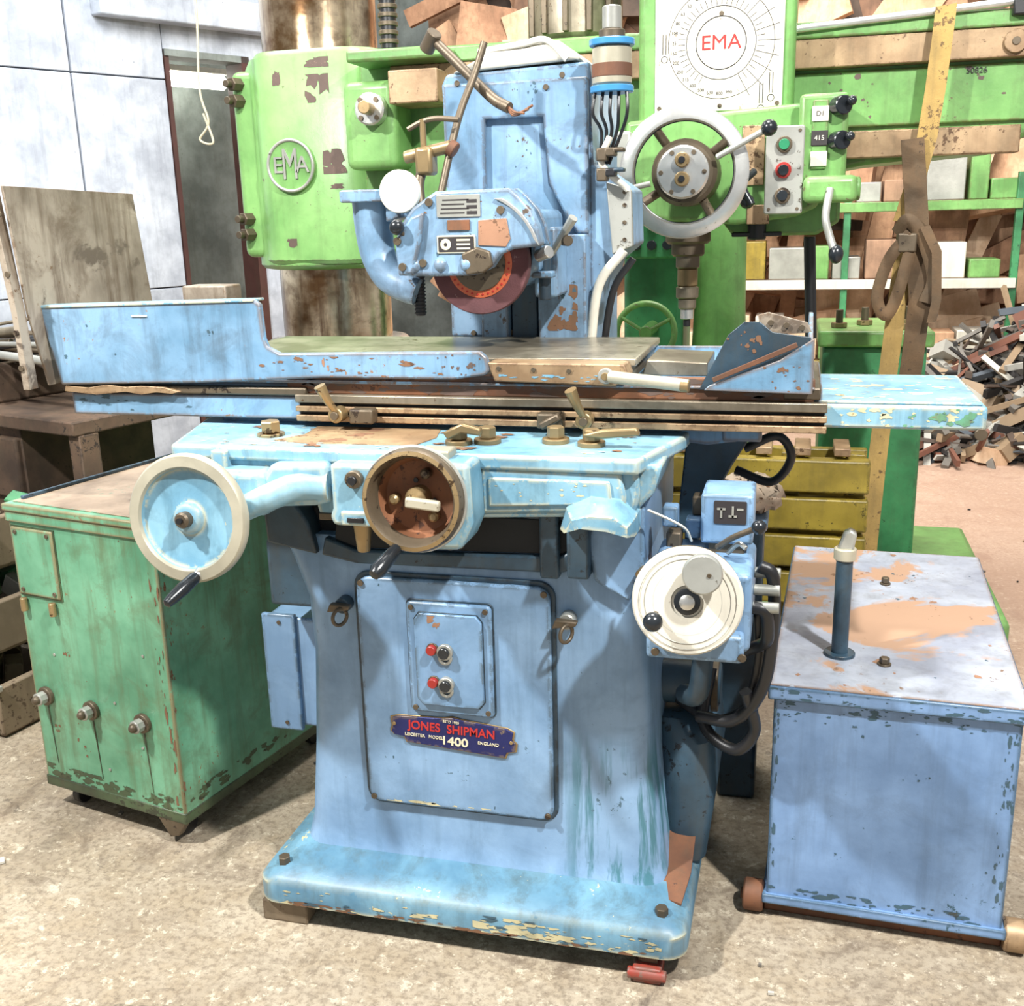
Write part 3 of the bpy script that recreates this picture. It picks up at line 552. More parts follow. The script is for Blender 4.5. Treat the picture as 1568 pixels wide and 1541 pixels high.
prism('wheel_guard',gout,'y',2.275,2.315,BLUEH,.007,3)
flakes('wheel_guard_flakes',18,'y',2.2745,-.83,-.56,1.44,1.59,.002,.007,DKBL,1,1); flakes('wheel_guard_rust',12,'y',2.2744,-.83,-.6,1.44,1.59,.002,.008,RUSTD,1.3,1)
prism('wheel_guard_back',gout[:13]+[(-.60,1.5),(-.855,1.5)],'y',2.352,2.37,BLUEH,.003)
arc=[(wc.x+math.cos(math.radians(a))*.15*(1.05 if a>120 else 1),wc.z+math.sin(math.radians(a))*.15) for a in range(15,176,8)]
arc2=[(wc.x+math.cos(math.radians(a))*.137,wc.z+math.sin(math.radians(a))*.137) for a in range(175,14,-8)]
prism('guard_rim',arc+arc2,'y',2.30,2.375,BLUEH,.002)
prism('guard_edge_steel',[(wc.x+math.cos(math.radians(a))*.153,wc.z+math.sin(math.radians(a))*.153) for a in range(14,70,7)]+[(wc.x+math.cos(math.radians(a))*.146,wc.z+math.sin(math.radians(a))*.146) for a in range(69,13,-7)],'y',2.268,2.277,STEELB,.001)
prism('guard_left_rib',[(-.855,1.425),(-.86,1.50),(-.82,1.55),(-.79,1.56),(-.80,1.50),(-.82,1.43)],'y',2.262,2.28,BLUEH,.005)
prism('wear_patch',[(-.672,1.488),(-.67,1.54),(-.608,1.543),(-.60,1.50),(-.61,1.484)],'y',2.272,2.276,BARE,.0008); box('wear_patch_b',-.74,-.69,2.271,2.276,1.52,1.542,RUST,.0008)
prism('hub_housing',[(-.70,1.425),(-.71,1.47),(-.675,1.485),(-.645,1.475),(-.64,1.445),(-.66,1.43)],'y',2.266,2.28,DULL,.004)
plate('maker_label',-.763,-.665,1.548,1.594,2.275,.003,GREYP,.002,.0005)
for i in range(4): box('label_line_%d'%i,-.755+.002*i,-.70+.01*(i%2),2.2715,2.2722,1.555+.009*i,1.558+.009*i,INK,0)
for i in range(3): box('label_line_r_%d'%i,-.695,-.672,2.2715,2.2722,1.553+.012*i,1.560+.012*i,INK,0)
plate('instruction_label',-.765,-.678,1.472,1.510,2.275,.003,CREAM,.002,.0005)
plate('instruction_face',-.762,-.681,1.475,1.507,2.2722,.001,INK,.002,.0002)
cyl('instruction_disc',(-.745,2.2715,1.491),(-.745,2.27,1.491),.012,CREAM,ch=.0004); cyl('instruction_dot',(-.745,2.2702,1.491),(-.745,2.269,1.491),.004,INK,ch=.0004)
for i in range(3): box('instruction_bar_%d'%i,-.72,-.69,2.2705,2.2712,1.480+.009*i,1.484+.009*i,CREAM,0)
for i,(x,z) in enumerate([(-.843,1.445),(-.80,1.452),(-.70,1.444),(-.852,1.50),(-.62,1.56),(-.78,1.58)]): screw('guard_screw_%d'%i,(x,2.262 if x<-.83 else 2.275,z),.009,DULL)
for i,(x,z) in enumerate([(-.70,1.448),(-.76,1.448),(-.82,1.448)]): sph('guard_foot_%d'%i,(x,2.278,z),.016,BLUEH,16)
sph('black_ball_knob',(-.848,2.25,1.53),.017,BLKP); cyl('ball_stem',(-.848,2.25,1.53),(-.83,2.28,1.50),.005,DULL)
tube('dust_elbow',[(-.945,2.36,1.60),(-.945,2.36,1.53),(-.938,2.36,1.47),(-.91,2.35,1.42),(-.865,2.34,1.395),(-.84,2.34,1.385)],.047,BLUEH,20,r1=.03)
prism('elbow_flange',rr(-1.0,-.895,1.585,1.612,.006),'y',2.30,2.42,BLUEH,.003)
prism('elbow_lip',[(-.90,1.61),(-.865,1.60),(-.865,1.55),(-.90,1.54)],'y',2.32,2.40,BLUEH,.004)
screw('elbow_screw',(-.88,2.33,1.40),.01)
cyl('round_cover',(-.852,2.30,1.605),(-.852,2.285,1.605),.046,WHITE,n=40); cyl('cover_stem',(-.852,2.30,1.605),(-.84,2.40,1.58),.012,DULL)
cyl('lead_screw',(-.842,2.36,1.33),(-.842,2.36,1.55),.012,BLACK)
for i in range(12): cyl('thread_%d'%i,(-.842,2.36,1.335+i*.008),(-.842,2.36,1.339+i*.008),.0145,BLACK,n=14)
cyl('screw_collar',(-.842,2.36,1.44),(-.842,2.36,1.47),.026,DULL)
box('tap_body',-.84,-.80,2.36,2.41,1.64,1.70,BRASS,.008); cyl('tap_barrel',(-.87,2.385,1.68),(-.76,2.385,1.70),.014,BRASS)
cyl('tap_stem',(-.825,2.385,1.70),(-.825,2.385,1.76),.007,BRASS); tube('tap_handle',[(-.86,2.385,1.74),(-.825,2.385,1.755),(-.79,2.385,1.76),(-.74,2.385,1.755)],.006,DULL,8)
cyl('tap_outlet',(-.765,2.385,1.70),(-.75,2.385,1.69),.018,RUST); tube('tap_pipe',[(-.83,2.38,1.65),(-.835,2.37,1.62),(-.83,2.36,1.58)],.012,DULL,10)
tube('swing_rod',[(-.86,2.58,1.955),(-.83,2.56,1.93),(-.77,2.54,1.875),(-.70,2.52,1.81),(-.655,2.5,1.785)],.011,DULL,10,r1=.013)
cyl('swing_rod_end',(-.875,2.58,1.93),(-.845,2.56,1.965),.018,DULL)
for i in range(3): tube('swing_wire_%d'%i,[(-.66,2.5,1.79),(-.64,2.49,1.775-.004*i),(-.615+.01*i,2.48,1.77+.008*i)],.003,RUST,6)
tube('coolant_pipe',[(-.715,2.52,1.93),(-.735,2.50,1.86),(-.755,2.45,1.78),(-.765,2.40,1.70),(-.78,2.36,1.60)],.0085,DULL,10)
tube('cover_cloth_edge',[(-.77,2.66,1.93),(-.66,2.65,1.94),(-.60,2.65,1.945),(-.55,2.65,1.90)],.008,WHITE,8)
# right pendant : dial handwheel
box('dial_block',-.25,-.06,1.90,2.12,.745,.90,BLUE,.012,seg=3)
box('dial_block_lower',-.25,-.07,1.87,1.93,.735,.79,BLUE,.008)
for i,x in enumerate((-.232,-.072)): screw('dial_block_screw_%d'%i,(x,1.87,.75),.008)
dc=Vector((-.172,1.85,.862)); a3=Vector((.06,-1,.18)).normalized()
lathe('dial_handwheel',[(.06,-.03),(.095,-.028),(.10,-.02),(.101,.0),(.097,.006),(.05,.010),(.03,.010),(.028,.006),(.016,.006)],dc,a3,GREYP,64,[WHITE,BRASS],[1,1,1,0,0,0,0,0])
for i,R in enumerate((.062,.078,.088)): torus('dial_ring_%d'%i,dc+a3*.0085,a3,R,.0006,GREYP)
lathe('dial_hub',[(.024,.0),(.024,.014),(.020,.016)],dc,a3,BLKP,28); lathe('dial_hub_in',[(.014,.0),(.014,.02),(.008,.024)],dc,a3,STEELB,24)
c5=dc+Vector((.028,-.02,.062)); lathe('dial_knob',[(.034,0),(.036,.004),(.036,.022),(.033,.026),(.004,.026)],c5,a3,GREYP,40)
screw('dial_knob_pin',c5+a3*.026+Vector((.012,0,0)),.004,DULL)
c6=dc+Vector((-.055,-.02,-.022)); cyl('dial_grip_stem',c6,c6+Vector((0,-.03,.0)),.006,DULL); sph('dial_grip',tuple(c6+Vector((0,-.04,.0))),.018,BLKP)
box('valve_box',-.165,-.065,2.02,2.14,.92,1.02,BLUE,.006); plate('valve_label',-.14,-.078,.962,1.008,2.02,.002,INK,.003,.0005)
for i,(a,b,c,e) in enumerate([(-.134,-.118,.990,.994),(-.128,-.124,.974,.994),(-.112,-.096,.976,.980),(-.106,-.102,.976,.998),(-.096,-.084,.990,.994)]): box('valve_mark_%d'%i,a,b,2.0165,2.0185,c,e,GREYP,0)
tube('valve_lever',[(-.13,2.0,.92),(-.10,1.97,.95),(-.06,1.95,.975)],.006,DULL,10); sph('valve_ball',(-.052,1.945,.98),.014,BLKP)
tube('valve_lever_b',[(-.11,2.0,.91),(-.09,1.98,.935),(-.075,1.97,.93)],.005,GREYP,8); box('valve_foot',-.15,-.08,2.03,2.10,.88,.925,DULL,.005)
for i,z in enumerate((.86,.885,.91)): cyl('fitting_%d'%i,(-.06,1.98+.03*i,z-.05),(-.01,1.98+.03*i,z-.05),.011,GREYP)
tube('hose_a',[(-.06,1.98,.81),(-.035,1.98,.80),(-.03,2.0,.74),(-.05,2.05,.70),(-.12,2.1,.65)],.013,BLACK)
tube('hose_b',[(-.05,2.02,.88),(-.025,2.02,.86),(-.02,2.03,.76),(-.035,2.04,.62),(-.09,2.08,.52),(-.17,2.12,.50)],.013,BLACK)
tube('hose_c',[(-.16,2.10,.74),(-.16,2.08,.64),(-.17,2.08,.57),(-.2,2.12,.55)],.022,BLUED)
tube('hose_d',[(-.05,2.08,.78),(-.045,2.08,.66),(-.07,2.10,.54),(-.14,2.15,.48),(-.22,2.2,.50)],.012,BLACK)
tube('hose_e',[(-.07,2.05,.60),(-.05,2.08,.50),(-.09,2.1,.44),(-.16,2.15,.47),(-.15,2.2,.58)],.013,BLACK)
cyl('side_motor',(-.27,2.25,.52),(-.13,2.25,.52),.05,BLUED); cyl('side_motor_flange',(-.15,2.25,.52),(-.135,2.25,.52),.062,DULL)
loft('pump_housing',[ring(-.25,-.15,2.14,2.5,.04,.13),ring(-.25,-.13,2.12,2.52,.05,.30),ring(-.26,-.14,2.14,2.5,.05,.42),ring(-.27,-.19,2.18,2.45,.03,.46)],BLUED)
prism('side_bracket_right',[(-.22,1.08),(-.085,1.08),(-.12,1.02),(-.20,.86),(-.24,.86)],'y',2.28,2.34,BLUED,.004)
for i,(x,z) in enumerate([(-.24,.99),(-.235,.93),(-.2,.95),(-.19,.99),(-.245,.89),(-.21,.91),(-.17,.93)]): box('linkage_%d'%i,x,x+.03,2.02+.03*i,2.06+.03*i,z-.04,z,random.choice([DULL,BLUE,BLUED]),.004)
tube('link_wire',[(-.26,1.96,1.0),(-.22,1.97,.98),(-.19,1.98,.96),(-.18,2.0,.93)],.0025,WHITE,6)
tube('link_wire_b',[(-.275,1.95,.87),(-.26,1.93,.86),(-.245,1.92,.89)],.004,DULL,6); cyl('grease_nipple',(-.27,1.99,.87),(-.275,1.96,.868),.009,BRASS)
tube('rear_cable',[(-.10,2.35,1.04),(-.03,2.35,1.07),(.0,2.36,1.02),(-.04,2.38,.96),(-.12,2.4,.98)],.010,BLACK)
group('wooden_block'); box('block',-1.13,-1.02,1.90,1.99,0,.052,WOODB,.004)
group('leveling_jack'); box('jack_body',-.275,-.215,1.88,1.95,.0,.036,REDJ,.004); cyl('jack_axle',(-.285,1.885,.02),(-.205,1.885,.02),.012,REDJ); box('jack_pad',-.265,-.225,1.90,1.95,.036,.05,DULL,.002)
group('shim_packer'); box('shim',-.3,-.22,2.5,2.58,0,.05,WOODB,.003); box('shim_b',-1.1,-1.02,2.5,2.58,0,.05,WOODB,.003)

# ---------------------------------------------------------------- electrical cabinet (green)
group('electrical_cabinet',(-1.94,2.22,0),-.21)
box('carcass',0,.50,0,.66,.075,.855,CABG,.004)
box('bottom_grime',-.002,.502,-.003,.662,.07,.10,CABB,.003)
flakes('cab_front_rust',60,'y',-.0006,.005,.495,.10,.14,.003,.018,CABB,1.8,.8,1.5); flakes('cab_front_spots',30,'y',-.0006,.005,.495,.12,.82,.0015,.006,RUSTD,1,1.4); flakes('cab_edge_rust',36,'y',-.0007,.465,.498,.12,.82,.002,.014,RUSTD,.5,2.4)
flakes('cab_side_rust',40,'x',.5006,.01,.65,.11,.15,.004,.018,CABB,1.6,.8,1.5); flakes('cab_side_edge',26,'x',.5007,.003,.03,.12,.82,.002,.01,RUSTD,.7,2.2)
box('top_lid',-.008,.508,-.01,.67,.852,.872,CABG,.004); box('top_sheet',.012,.49,.012,.655,.8722,.8755,CABTOP,.001)
box('top_rail',.02,.03,.03,.64,.8755,.885,BLUED,.002); box('front_band',-.004,.504,-.006,0,.825,.853,CABG,.002)
box('hatch',.012,.16,-.008,.0,.63,.812,CABG,.004); box('hatch_gap',.008,.164,-.002,.0,.626,.816,CABB,.0)
box('top_slot',.30,.45,.45,.52,.8752,.8765,DARKV,.001)
for i,(x,z) in enumerate([(.03,.80),(.145,.80),(.145,.645),(.03,.645)]): screw('hatch_screw_%d'%i,(x,-.008,z),.006)
for i,x in enumerate((.025,.13)): cyl('hinge_%d'%i,(x,-.01,.585),(x,-.01,.62),.009,BRASS)
for i,(x,z) in enumerate([(.05,.345),(.215,.335),(.395,.335)]):
    cyl('knob_base_%d'%i,(x,0,z),(x,-.012,z),.026,DULL); cyl('knob_%d'%i,(x,-.012,z),(x,-.035,z),.018,GREYP,n=8); sph('knob_cap_%d'%i,(x,-.037,z),.012,DULL)
    tube('oil_dribble_%d'%i,[(x-.004,-.0003,z-.02),(x,-.0005,z-.10),(x+.004,-.0003,z-.20)],.003,CABB,6,r1=.0012)
for i,(x,z) in enumerate([(.20,.36),(.38,.29),(.3,.40),(.25,.20),(.1,.5),(.42,.55)]): screw('rivet_%d'%i,(x,0,z-.03),.004,GREYP)
for i,(x,y) in enumerate([(.06,.06),(.44,.06),(.44,.6),(.06,.6)]):
    cyl('castor_%d'%i,(x-.012,y,.03),(x+.012,y,.03),.03,BLACK); box('castor_fork_%d'%i,x-.02,x+.02,y-.02,y+.025,.04,.076,DULL,.003)
prism('leg_bracket',[(.40,.075),(.50,.075),(.47,.03),(.44,.02)],'y',-.002,.02,DULL,.003)

# ---------------------------------------------------------------- coolant tank
group('coolant_tank',(-.02,2.155,0),-.045)
box('tank_body',.006,.494,.006,.99,.05,.545,TANKF,.004)
flakes('tank_front_top_wear',50,'y',.0054,.01,.49,.49,.54,.002,.010,DKBL,1.8,.8); flakes('tank_front_right_wear',44,'y',.0053,.465,.492,.08,.53,.002,.010,DKBL,.6,2); flakes('tank_front_spots',12,'y',.0052,.01,.49,.08,.53,.001,.005,DKBL,1,1.2); flakes('tank_front_low_wear',34,'y',.0051,.01,.49,.06,.085,.003,.012,DKBL,2,.8); flakes('tank_left_wear',26,'y',.0050,.008,.02,.08,.53,.002,.009,DKBL,.7,2)
box('tank_lid',-.006,.506,-.008,1.0,.54,.572,TANKF,.004); box('lid_sheet',-.002,.502,-.004,.996,.572,.5755,TANKT,.001)
flakes('lid_edge_wear',50,'y',-.0084,-.004,.504,.543,.570,.002,.009,DKBL,2.2,.7)
flakes('lid_rust',30,'z',.5757,.02,.48,.02,.97,.003,.02,BARE,1,1.3,3); flakes('lid_scuffs',24,'z',.5758,.0,.50,.0,.99,.002,.009,DKBL,1,1.2)
box('bottom_rail',-.002,.502,-.004,.996,.04,.062,TANKF,.003); box('skid',.0,.50,.03,.12,.0,.04,RUST,.004)
box('skid_rear',.0,.50,.85,.95,.0,.05,RUST,.004)
for i,x in enumerate((-.045,.50)): cyl('roller_%d'%i,(x,.03,.036),(x+.045,.03,.036),.036,SCRAPE if i else RUST); cyl('roller_hub_%d'%i,(x-.006,.03,.036),(x+.051,.03,.036),.013,RUST)
cyl('standpipe_base',(.135,.19,.575),(.135,.19,.583),.034,BLUED); cyl('standpipe',(.135,.19,.58),(.135,.19,.80),.018,BLUED); cyl('standpipe_collar',(.135,.19,.80),(.135,.19,.828),.024,IVORY)
prism('standpipe_nozzle',[(.118,.825),(.152,.825),(.158,.862),(.145,.872),(.13,.865)],'y',.175,.205,GREYP,.005)
bolt('lid_knob_a',(.23,.155,.575),.011,.018,DULL,(0,0,1)); bolt('lid_knob_b',(.245,.70,.575),.010,.02,DULL,(0,0,1))
group('pump_stand'); box('pump_body',-.16,-.06,2.66,2.85,.0,.76,BLUED,.01); box('pump_top',-.165,-.05,2.65,2.86,.76,.79,BLUE,.008)
group('rag'); o=sph('cloth',(-.105,2.74,.838),.08,CLOTH,44,(1.15,1,.6))
for v in o.data.vertices: v.co+=Vector((U(-1,1),U(-1,1),U(-1,1)))*.010; v.co.z=max(v.co.z,.791)

# ---------------------------------------------------------------- radial drill
group('radial_drill')
DX=-1.865; DY=4.2
box('drill_base',-2.5,.75,3.72,4.9,0,.16,GREENP,.02)
lathe('pedestal',[(.42,.16),(.40,.22),(.34,.9),(.33,.98),(.30,1.0)],(DX,DY,0),(0,0,1),GREENP,48)
lathe('base_flange',[(.30,1.0),(.30,1.055),(.285,1.07),(.26,1.075)],(DX,DY,0),(0,0,1),STEELB,56)
lathe('column_tube',[(.225,1.07),(.225,3.2),(.21,3.22)],(DX,DY,0),(0,0,1),CHROME,64)
lathe('clamp_sleeve',[(.25,1.36),(.28,1.365),(.295,1.38),(.295,2.12),(.28,2.15),(.25,2.155)],(DX,DY,0),(0,0,1),GREEN,64)
loft('sleeve_boss',[ring(-2.05,-1.55,3.91,4.5,.13,1.385),ring(-2.065,-1.535,3.895,4.5,.14,1.40),ring(-2.065,-1.535,3.895,4.5,.14,2.14),ring(-2.05,-1.55,3.91,4.5,.13,2.16)],GREEN)
for i,(x,z,s,a,b) in enumerate([(-1.755,2.02,.05,1,1.0),(-1.70,1.76,.05,1,.9),(-1.915,2.07,.03,.6,1.1),(-1.905,1.45,.032,.8,1),(-1.76,2.11,.03,2,.6),(-1.70,1.67,.02,1.6,.5)]): flakes('sleeve_bare_patch_%d'%i,4,'y',3.8945,x-s*a,x+s*a,z-s*b,z+s*b,s*.9,s,PRIMER,a,b)
box('sleeve_left_lug',-2.16,-2.03,3.99,4.3,1.41,2.11,GREEN,.03,seg=4)
for i,z in enumerate((1.50,1.56,2.0,2.06)):
    cyl('lug_bolt_%d'%i,(-2.12,4.0,z),(-2.135,3.95,z),.026,DULL,n=6); cyl('lug_nut_%d'%i,(-2.135,3.96,z),(-2.14,3.92,z),.014,DULL)
cyl('medallion',(-1.875,3.90,1.75),(-1.875,3.878,1.75),.098,GREENP,n=56); torus('medallion_rim',(-1.875,3.877,1.75),(0,-1,0),.092,.006,GREYP)
text('medallion_lettering_m','M',(-1.875,3.875,1.75),.16,GREYP,.004,sx=.55); text('medallion_lettering_e','E',(-1.925,3.875,1.75),.085,GREYP,.004); text('medallion_lettering_a','A',(-1.825,3.875,1.75),.085,GREYP,.004)
cyl('elevating_screw',(-1.50,4.0,2.15),(-1.50,4.0,3.2),.03,BLACK); 
for i in range(30): cyl('screw_thread_%d'%i,(-1.50,4.0,2.17+i*.03),(-1.50,4.0,2.185+i*.03),.036,DULL,n=16)
prism('arm_body',[(-1.60,2.12),(-1.40,2.14),(-.6,2.14),(.64,2.12),(.70,2.10),(.72,2.0),(.70,1.76),(.62,1.71),(.2,1.68),(-.6,1.55),(-1.3,1.42),(-1.60,1.42)],'y',3.92,4.3,GREENP,.015)
box('arm_rail_top',-1.45,.68,3.86,3.94,1.985,2.075,SCRAPE,.004); box('arm_rail_upper_lip',-1.45,.69,3.85,3.93,2.075,2.125,GREENP,.006)
box('arm_rail_low',-.5,.66,3.86,3.94,1.70,1.785,SCRAPE,.004); box('arm_web_plate',-.4,.69,3.90,3.93,1.80,1.975,GREENP,.006)
flakes('arm_web_flakes',24,'y',3.8994,-.02,.68,1.81,1.97,.003,.012,PRIMER,1.2,1,3)
cyl('arm_feed_rod',(-.1,3.84,2.10),(.66,3.84,2.145),.012,STEELB); box('rod_bracket',.60,.66,3.82,3.9,2.10,2.16,BLACK,.006)
cyl('arm_dial',(.62,3.86,2.03),(.62,3.845,2.03),.035,SCRAPE); cyl('arm_dial_b',(.62,3.846,2.03),(.62,3.84,2.03),.012,DULL)
text('arm_scale_mark','50826',(.52,3.897,1.955),.025,INK)
box('root_block',-1.60,-1.40,3.76,4.0,1.72,2.02,GREEN,.03,seg=4)
cyl('root_valve',(-1.48,3.76,1.92),(-1.48,3.71,1.92),.055,STEELB); cyl('root_valve_b',(-1.48,3.72,1.92),(-1.47,3.64,1.92),.022,BRASS)
for i in range(4):
    t=i*1.57+.78; screw('root_bolt_%d'%i,(-1.48+.042*math.cos(t),3.71,1.92+.042*math.sin(t)),.009)
box('root_cover',-1.56,-1.2,3.72,4.0,2.075,2.115,GREENP,.01); box('root_cover_b',-1.40,-1.22,3.7,3.9,1.93,2.04,SCRAPE,.006)
cyl('arm_motor',(-.82,4.1,2.14),(-.82,4.1,2.34),.16,STEEL); cyl('arm_motor_cap',(-.82,4.1,2.34),(-.82,4.1,2.40),.12,STEEL)
for i in range(12):
    t=i*.5236; box('motor_fin_%d'%i,-.82+.16*math.cos(t)-.01,-.82+.16*math.cos(t)+.01,4.1+.16*math.sin(t)-.02,4.1+.16*math.sin(t)+.02,2.16,2.32,DULL,.003)
box('head_body',-.53,-.04,3.68,4.1,1.80,2.75,GREENP,.02,seg=3)
plate('speed_panel',-.475,-.075,1.853,2.34,3.68,.008,WHITE,.006)
for i,(x,z) in enumerate([(-.46,1.868),(-.09,1.868),(-.268,1.868),(-.268,2.14),(-.46,2.32),(-.09,2.32)]): screw('panel_screw_%d'%i,(x,3.672,z),.007)
torus('panel_ring_0',(-.268,3.671,2.055),(0,-1,0),.078,.0014,INK); torus('panel_ring_1',(-.268,3.671,2.055),(0,-1,0),.108,.001,INK)
torus('panel_ring_2',(-.268,3.671,2.055),(0,-1,0),.165,.0008,INK)
text('panel_lettering','EMA',(-.268,3.6715,2.055),.062,INKR,.001,off=0,sx=1.05)
for i in range(48):
    t=2*math.pi*i/48; c,s=math.cos(t),math.sin(t)
    if s<-.9: continue
    r0=.112; r1=.135 if (i%2 or c<0) else .185; w=.0008
    vs=[(-.268+c*r0-s*w,3.6705,2.055+s*r0+c*w),(-.268+c*r0+s*w,3.6705,2.055+s*r0-c*w),(-.268+c*r1+s*w,3.6705,2.055+s*r1-c*w),(-.268+c*r1-s*w,3.6705,2.055+s*r1+c*w)]
    mk('panel_tick_%d'%i,vs,[(0,1,2,3)],INK)
for i in range(18):
    t=.9+i*.2; 
    text('panel_number_%d'%i,str([18,25,31,40,50,63,80,100,125,160,200,250,315,400,500,630,800,990][i]),(-.268+.15*math.cos(t+.6),3.671,2.055+.15*math.sin(t+.6)),.014,INK,.0004)
for i,(x,z) in enumerate([(-.445,2.06),(-.11,1.93),(-.14,1.90)]):
    for a,b in ((-.006,-.004),(.004,.006)): box('panel_icon_%d_%d'%(i,int(a>0)),x+a,x+b,3.67,3.672,z-.03,z+.03,INK,0)
    torus('panel_icon_ring_%d'%i,(x,3.671,z-.045),(0,-1,0),.010,.001,INK,24,6)
prism('gear_housing',[(-.56,1.83),(-.04,1.86),(.05,1.86),(.05,1.55),(-.02,1.52),(-.2,1.50),(-.5,1.52),(-.57,1.62)],'y',3.62,4.0,GREENP,.015,3)
box('lever_box',-.02,.125,3.55,3.9,1.62,1.88,GREENP,.015,seg=3)
box('plate_strip',.02,.065,3.543,3.552,1.66,1.86,GREENP,.003)
for i,z in enumerate((1.69,1.75,1.82)): box('plate_mark_%d'%i,.018,.067,3.538,3.545,z-.022,z+.022,INK if i==1 else WHITE,.002)
text('plate_code_a','D1',(.042,3.5375,1.82),.02,INK); text('plate_code_b','415',(.042,3.5375,1.75),.02,WHITE)
for i,z in enumerate((1.74,1.84)): cyl('selector_knob_%d'%i,(.09,3.55,z),(.11,3.51,z),.028,BLKP); sph('selector_ball_%d'%i,(.13,3.50,z+.01),.014,BLKP)
cyl('clamp_handle_hub',(.06,3.56,1.60),(.17,3.56,1.60),.035,GREENP); box('clamp_handle_body',.0,.16,3.5,3.7,1.56,1.64,GREENP,.02,seg=3)
tube('clamp_lever',[(.08,3.5,1.60),(.07,3.46,1.52),(.085,3.45,1.46),(.10,3.44,1.42)],.012,GREYP,12); sph('clamp_lever_knob',(.105,3.44,1.41),.022,BLKP,16,(1,1,1.3))
plate('button_box',-.115,.0,1.53,1.79,3.58,.05,GREYP,.008,.004)
for i,(z,m) in enumerate([(1.735,GRNB),(1.66,INKR),(1.585,BLKP)]): cyl('button_collar_%d'%i,(-.06,3.53,z),(-.06,3.515,z),.024,DULL if i!=1 else RED); cyl('button_%d'%i,(-.06,3.516,z),(-.06,3.505,z),.016,m if i!=1 else BLKP)
for i,(x,z) in enumerate([(-.10,1.775),(-.015,1.775),(-.10,1.545),(-.015,1.545)]): screw('button_box_screw_%d'%i,(x,3.53,z),.005)
tube('selector_arm',[(-.15,3.56,1.66),(-.18,3.5,1.62),(-.15,3.48,1.56)],.012,BLKP,10); sph('selector_arm_knob',(-.165,3.5,1.57),.022,BLKP)
box('copper_patch',-.19,-.12,3.612,3.622,1.62,1.80,SCRAPE,.002); box('copper_patch_b',-.17,-.10,3.612,3.622,1.50,1.56,SCRAPE,.002)
hc=Vector((-.352,3.42,1.66)); ha=Vector((0.05,-1,.0)).normalized()
rim=lathe('drill_handwheel_rim',[(.150,-.018),(.185,-.018),(.195,-.008),(.195,.01),(.188,.016),(.155,.018),(.150,.010),(.150,-.018)],hc,ha,STEELB,72)
bm=bmesh.new(); bm.from_mesh(rim.data); bmesh.ops.delete(bm,geom=[f for f in bm.faces if len(f.verts)>8],context='FACES'); bm.to_mesh(rim.data); bm.free()
for i in range(4):
    t=.6+i*1.57; c0=hc+Vector((math.cos(t)*.07,.06,math.sin(t)*.07)); c1=hc+Vector((math.cos(t)*.165,0,math.sin(t)*.165)); cyl('wheel_spoke_%d'%i,c0,c1,.014,DULL)
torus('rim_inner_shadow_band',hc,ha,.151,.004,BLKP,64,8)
cyl('wheel_hub',(hc.x,3.62,hc.z),(hc.x,3.42,hc.z),.10,DULL); cyl('wheel_hub_face',(hc.x,3.43,hc.z),(hc.x,3.38,hc.z),.078,STEELB,n=40)
for i,(dx,dz) in enumerate([(0,.035),(0,-.02)]): cyl('hub_boss_%d'%i,(hc.x+dx,3.38,hc.z+dz),(hc.x+dx,3.355,hc.z+dz),.022,BRASS); cyl('hub_boss_core_%d'%i,(hc.x+dx,3.356,hc.z+dz),(hc.x+dx,3.35,hc.z+dz),.010,BLACK)
for i in range(6):
    t=i*1.047; screw('hub_screw_%d'%i,(hc.x+.065*math.cos(t),3.38,hc.z+.065*math.sin(t)),.007)
tube('feed_spoke',[(hc.x+.1,3.4,hc.z+.04),(hc.x+.18,3.38,hc.z+.08),(hc.x+.24,3.37,hc.z+.11)],.009,GREYP,10); sph('feed_spoke_ball',(hc.x+.25,3.37,hc.z+.115),.024,BLKP)
tube('feed_spoke_b',[(hc.x-.1,3.4,hc.z-.03),(hc.x-.2,3.38,hc.z-.05),(hc.x-.26,3.37,hc.z-.06)],.009,GREYP,10); sph('feed_spoke_ball_b',(hc.x-.27,3.37,hc.z-.062),.020,BLKP)
box('left_gauge',-.60,-.54,3.6,3.7,1.58,1.80,GREYP,.01)
for i,(z0,z1,r,m) in enumerate([(1.44,1.52,.075,DULL),(1.40,1.46,.055,DULL),(1.36,1.41,.04,STEEL),(1.30,1.36,.034,BRASS),(1.26,1.30,.038,STEEL),(1.225,1.26,.03,STEEL),(1.19,1.225,.022,STEELB),(1.165,1.19,.012,BLACK)]): cyl('spindle_%d'%i,(-.365,3.72,z0),(-.365,3.72,z1),r,m)
prism('head_skirt',[(-.28,1.54),(.12,1.60),(.12,1.50),(.05,1.46),(-.22,1.46)],'y',3.75,4.0,GREENP,.01)
cyl('pipe_clamp',(-.14,3.7,1.45),(-.14,3.7,1.52),.03,BLACK); box('pipe_bracket',-.22,-.06,3.68,3.72,1.46,1.475,BLACK,.004)
cyl('arm_post_black',(.03,3.95,1.45),(.05,3.95,1.1),.02,BLACK)
box('box_table',.10,.48,4.3,4.78,.16,1.03,GREEN3,.012); box('box_table_top',.08,.50,4.26,4.8,1.03,1.09,GREENP,.01)
box('table_slot',.24,.34,4.29,4.31,.80,.86,BLUED,.004)
for i,(x,y) in enumerate([(.16,4.4),(.26,4.5),(.38,4.35),(.42,4.55)]): cyl('table_stud_%d'%i,(x,y,1.09),(x,y,1.16),.014,DULL); cyl('table_stud_nut_%d'%i,(x,y,1.09),(x,y,1.11),.03,BRASS,n=6)
group('ratchet_strap')
ribbon('strap_yellow',[(.405,3.81,2.14),(.40,3.80,2.06),(.39,3.80,1.9),(.375,3.80,1.75),(.345,3.80,1.6),(.32,3.80,1.50)],.062,.006,STRAP,(1,0,.1))
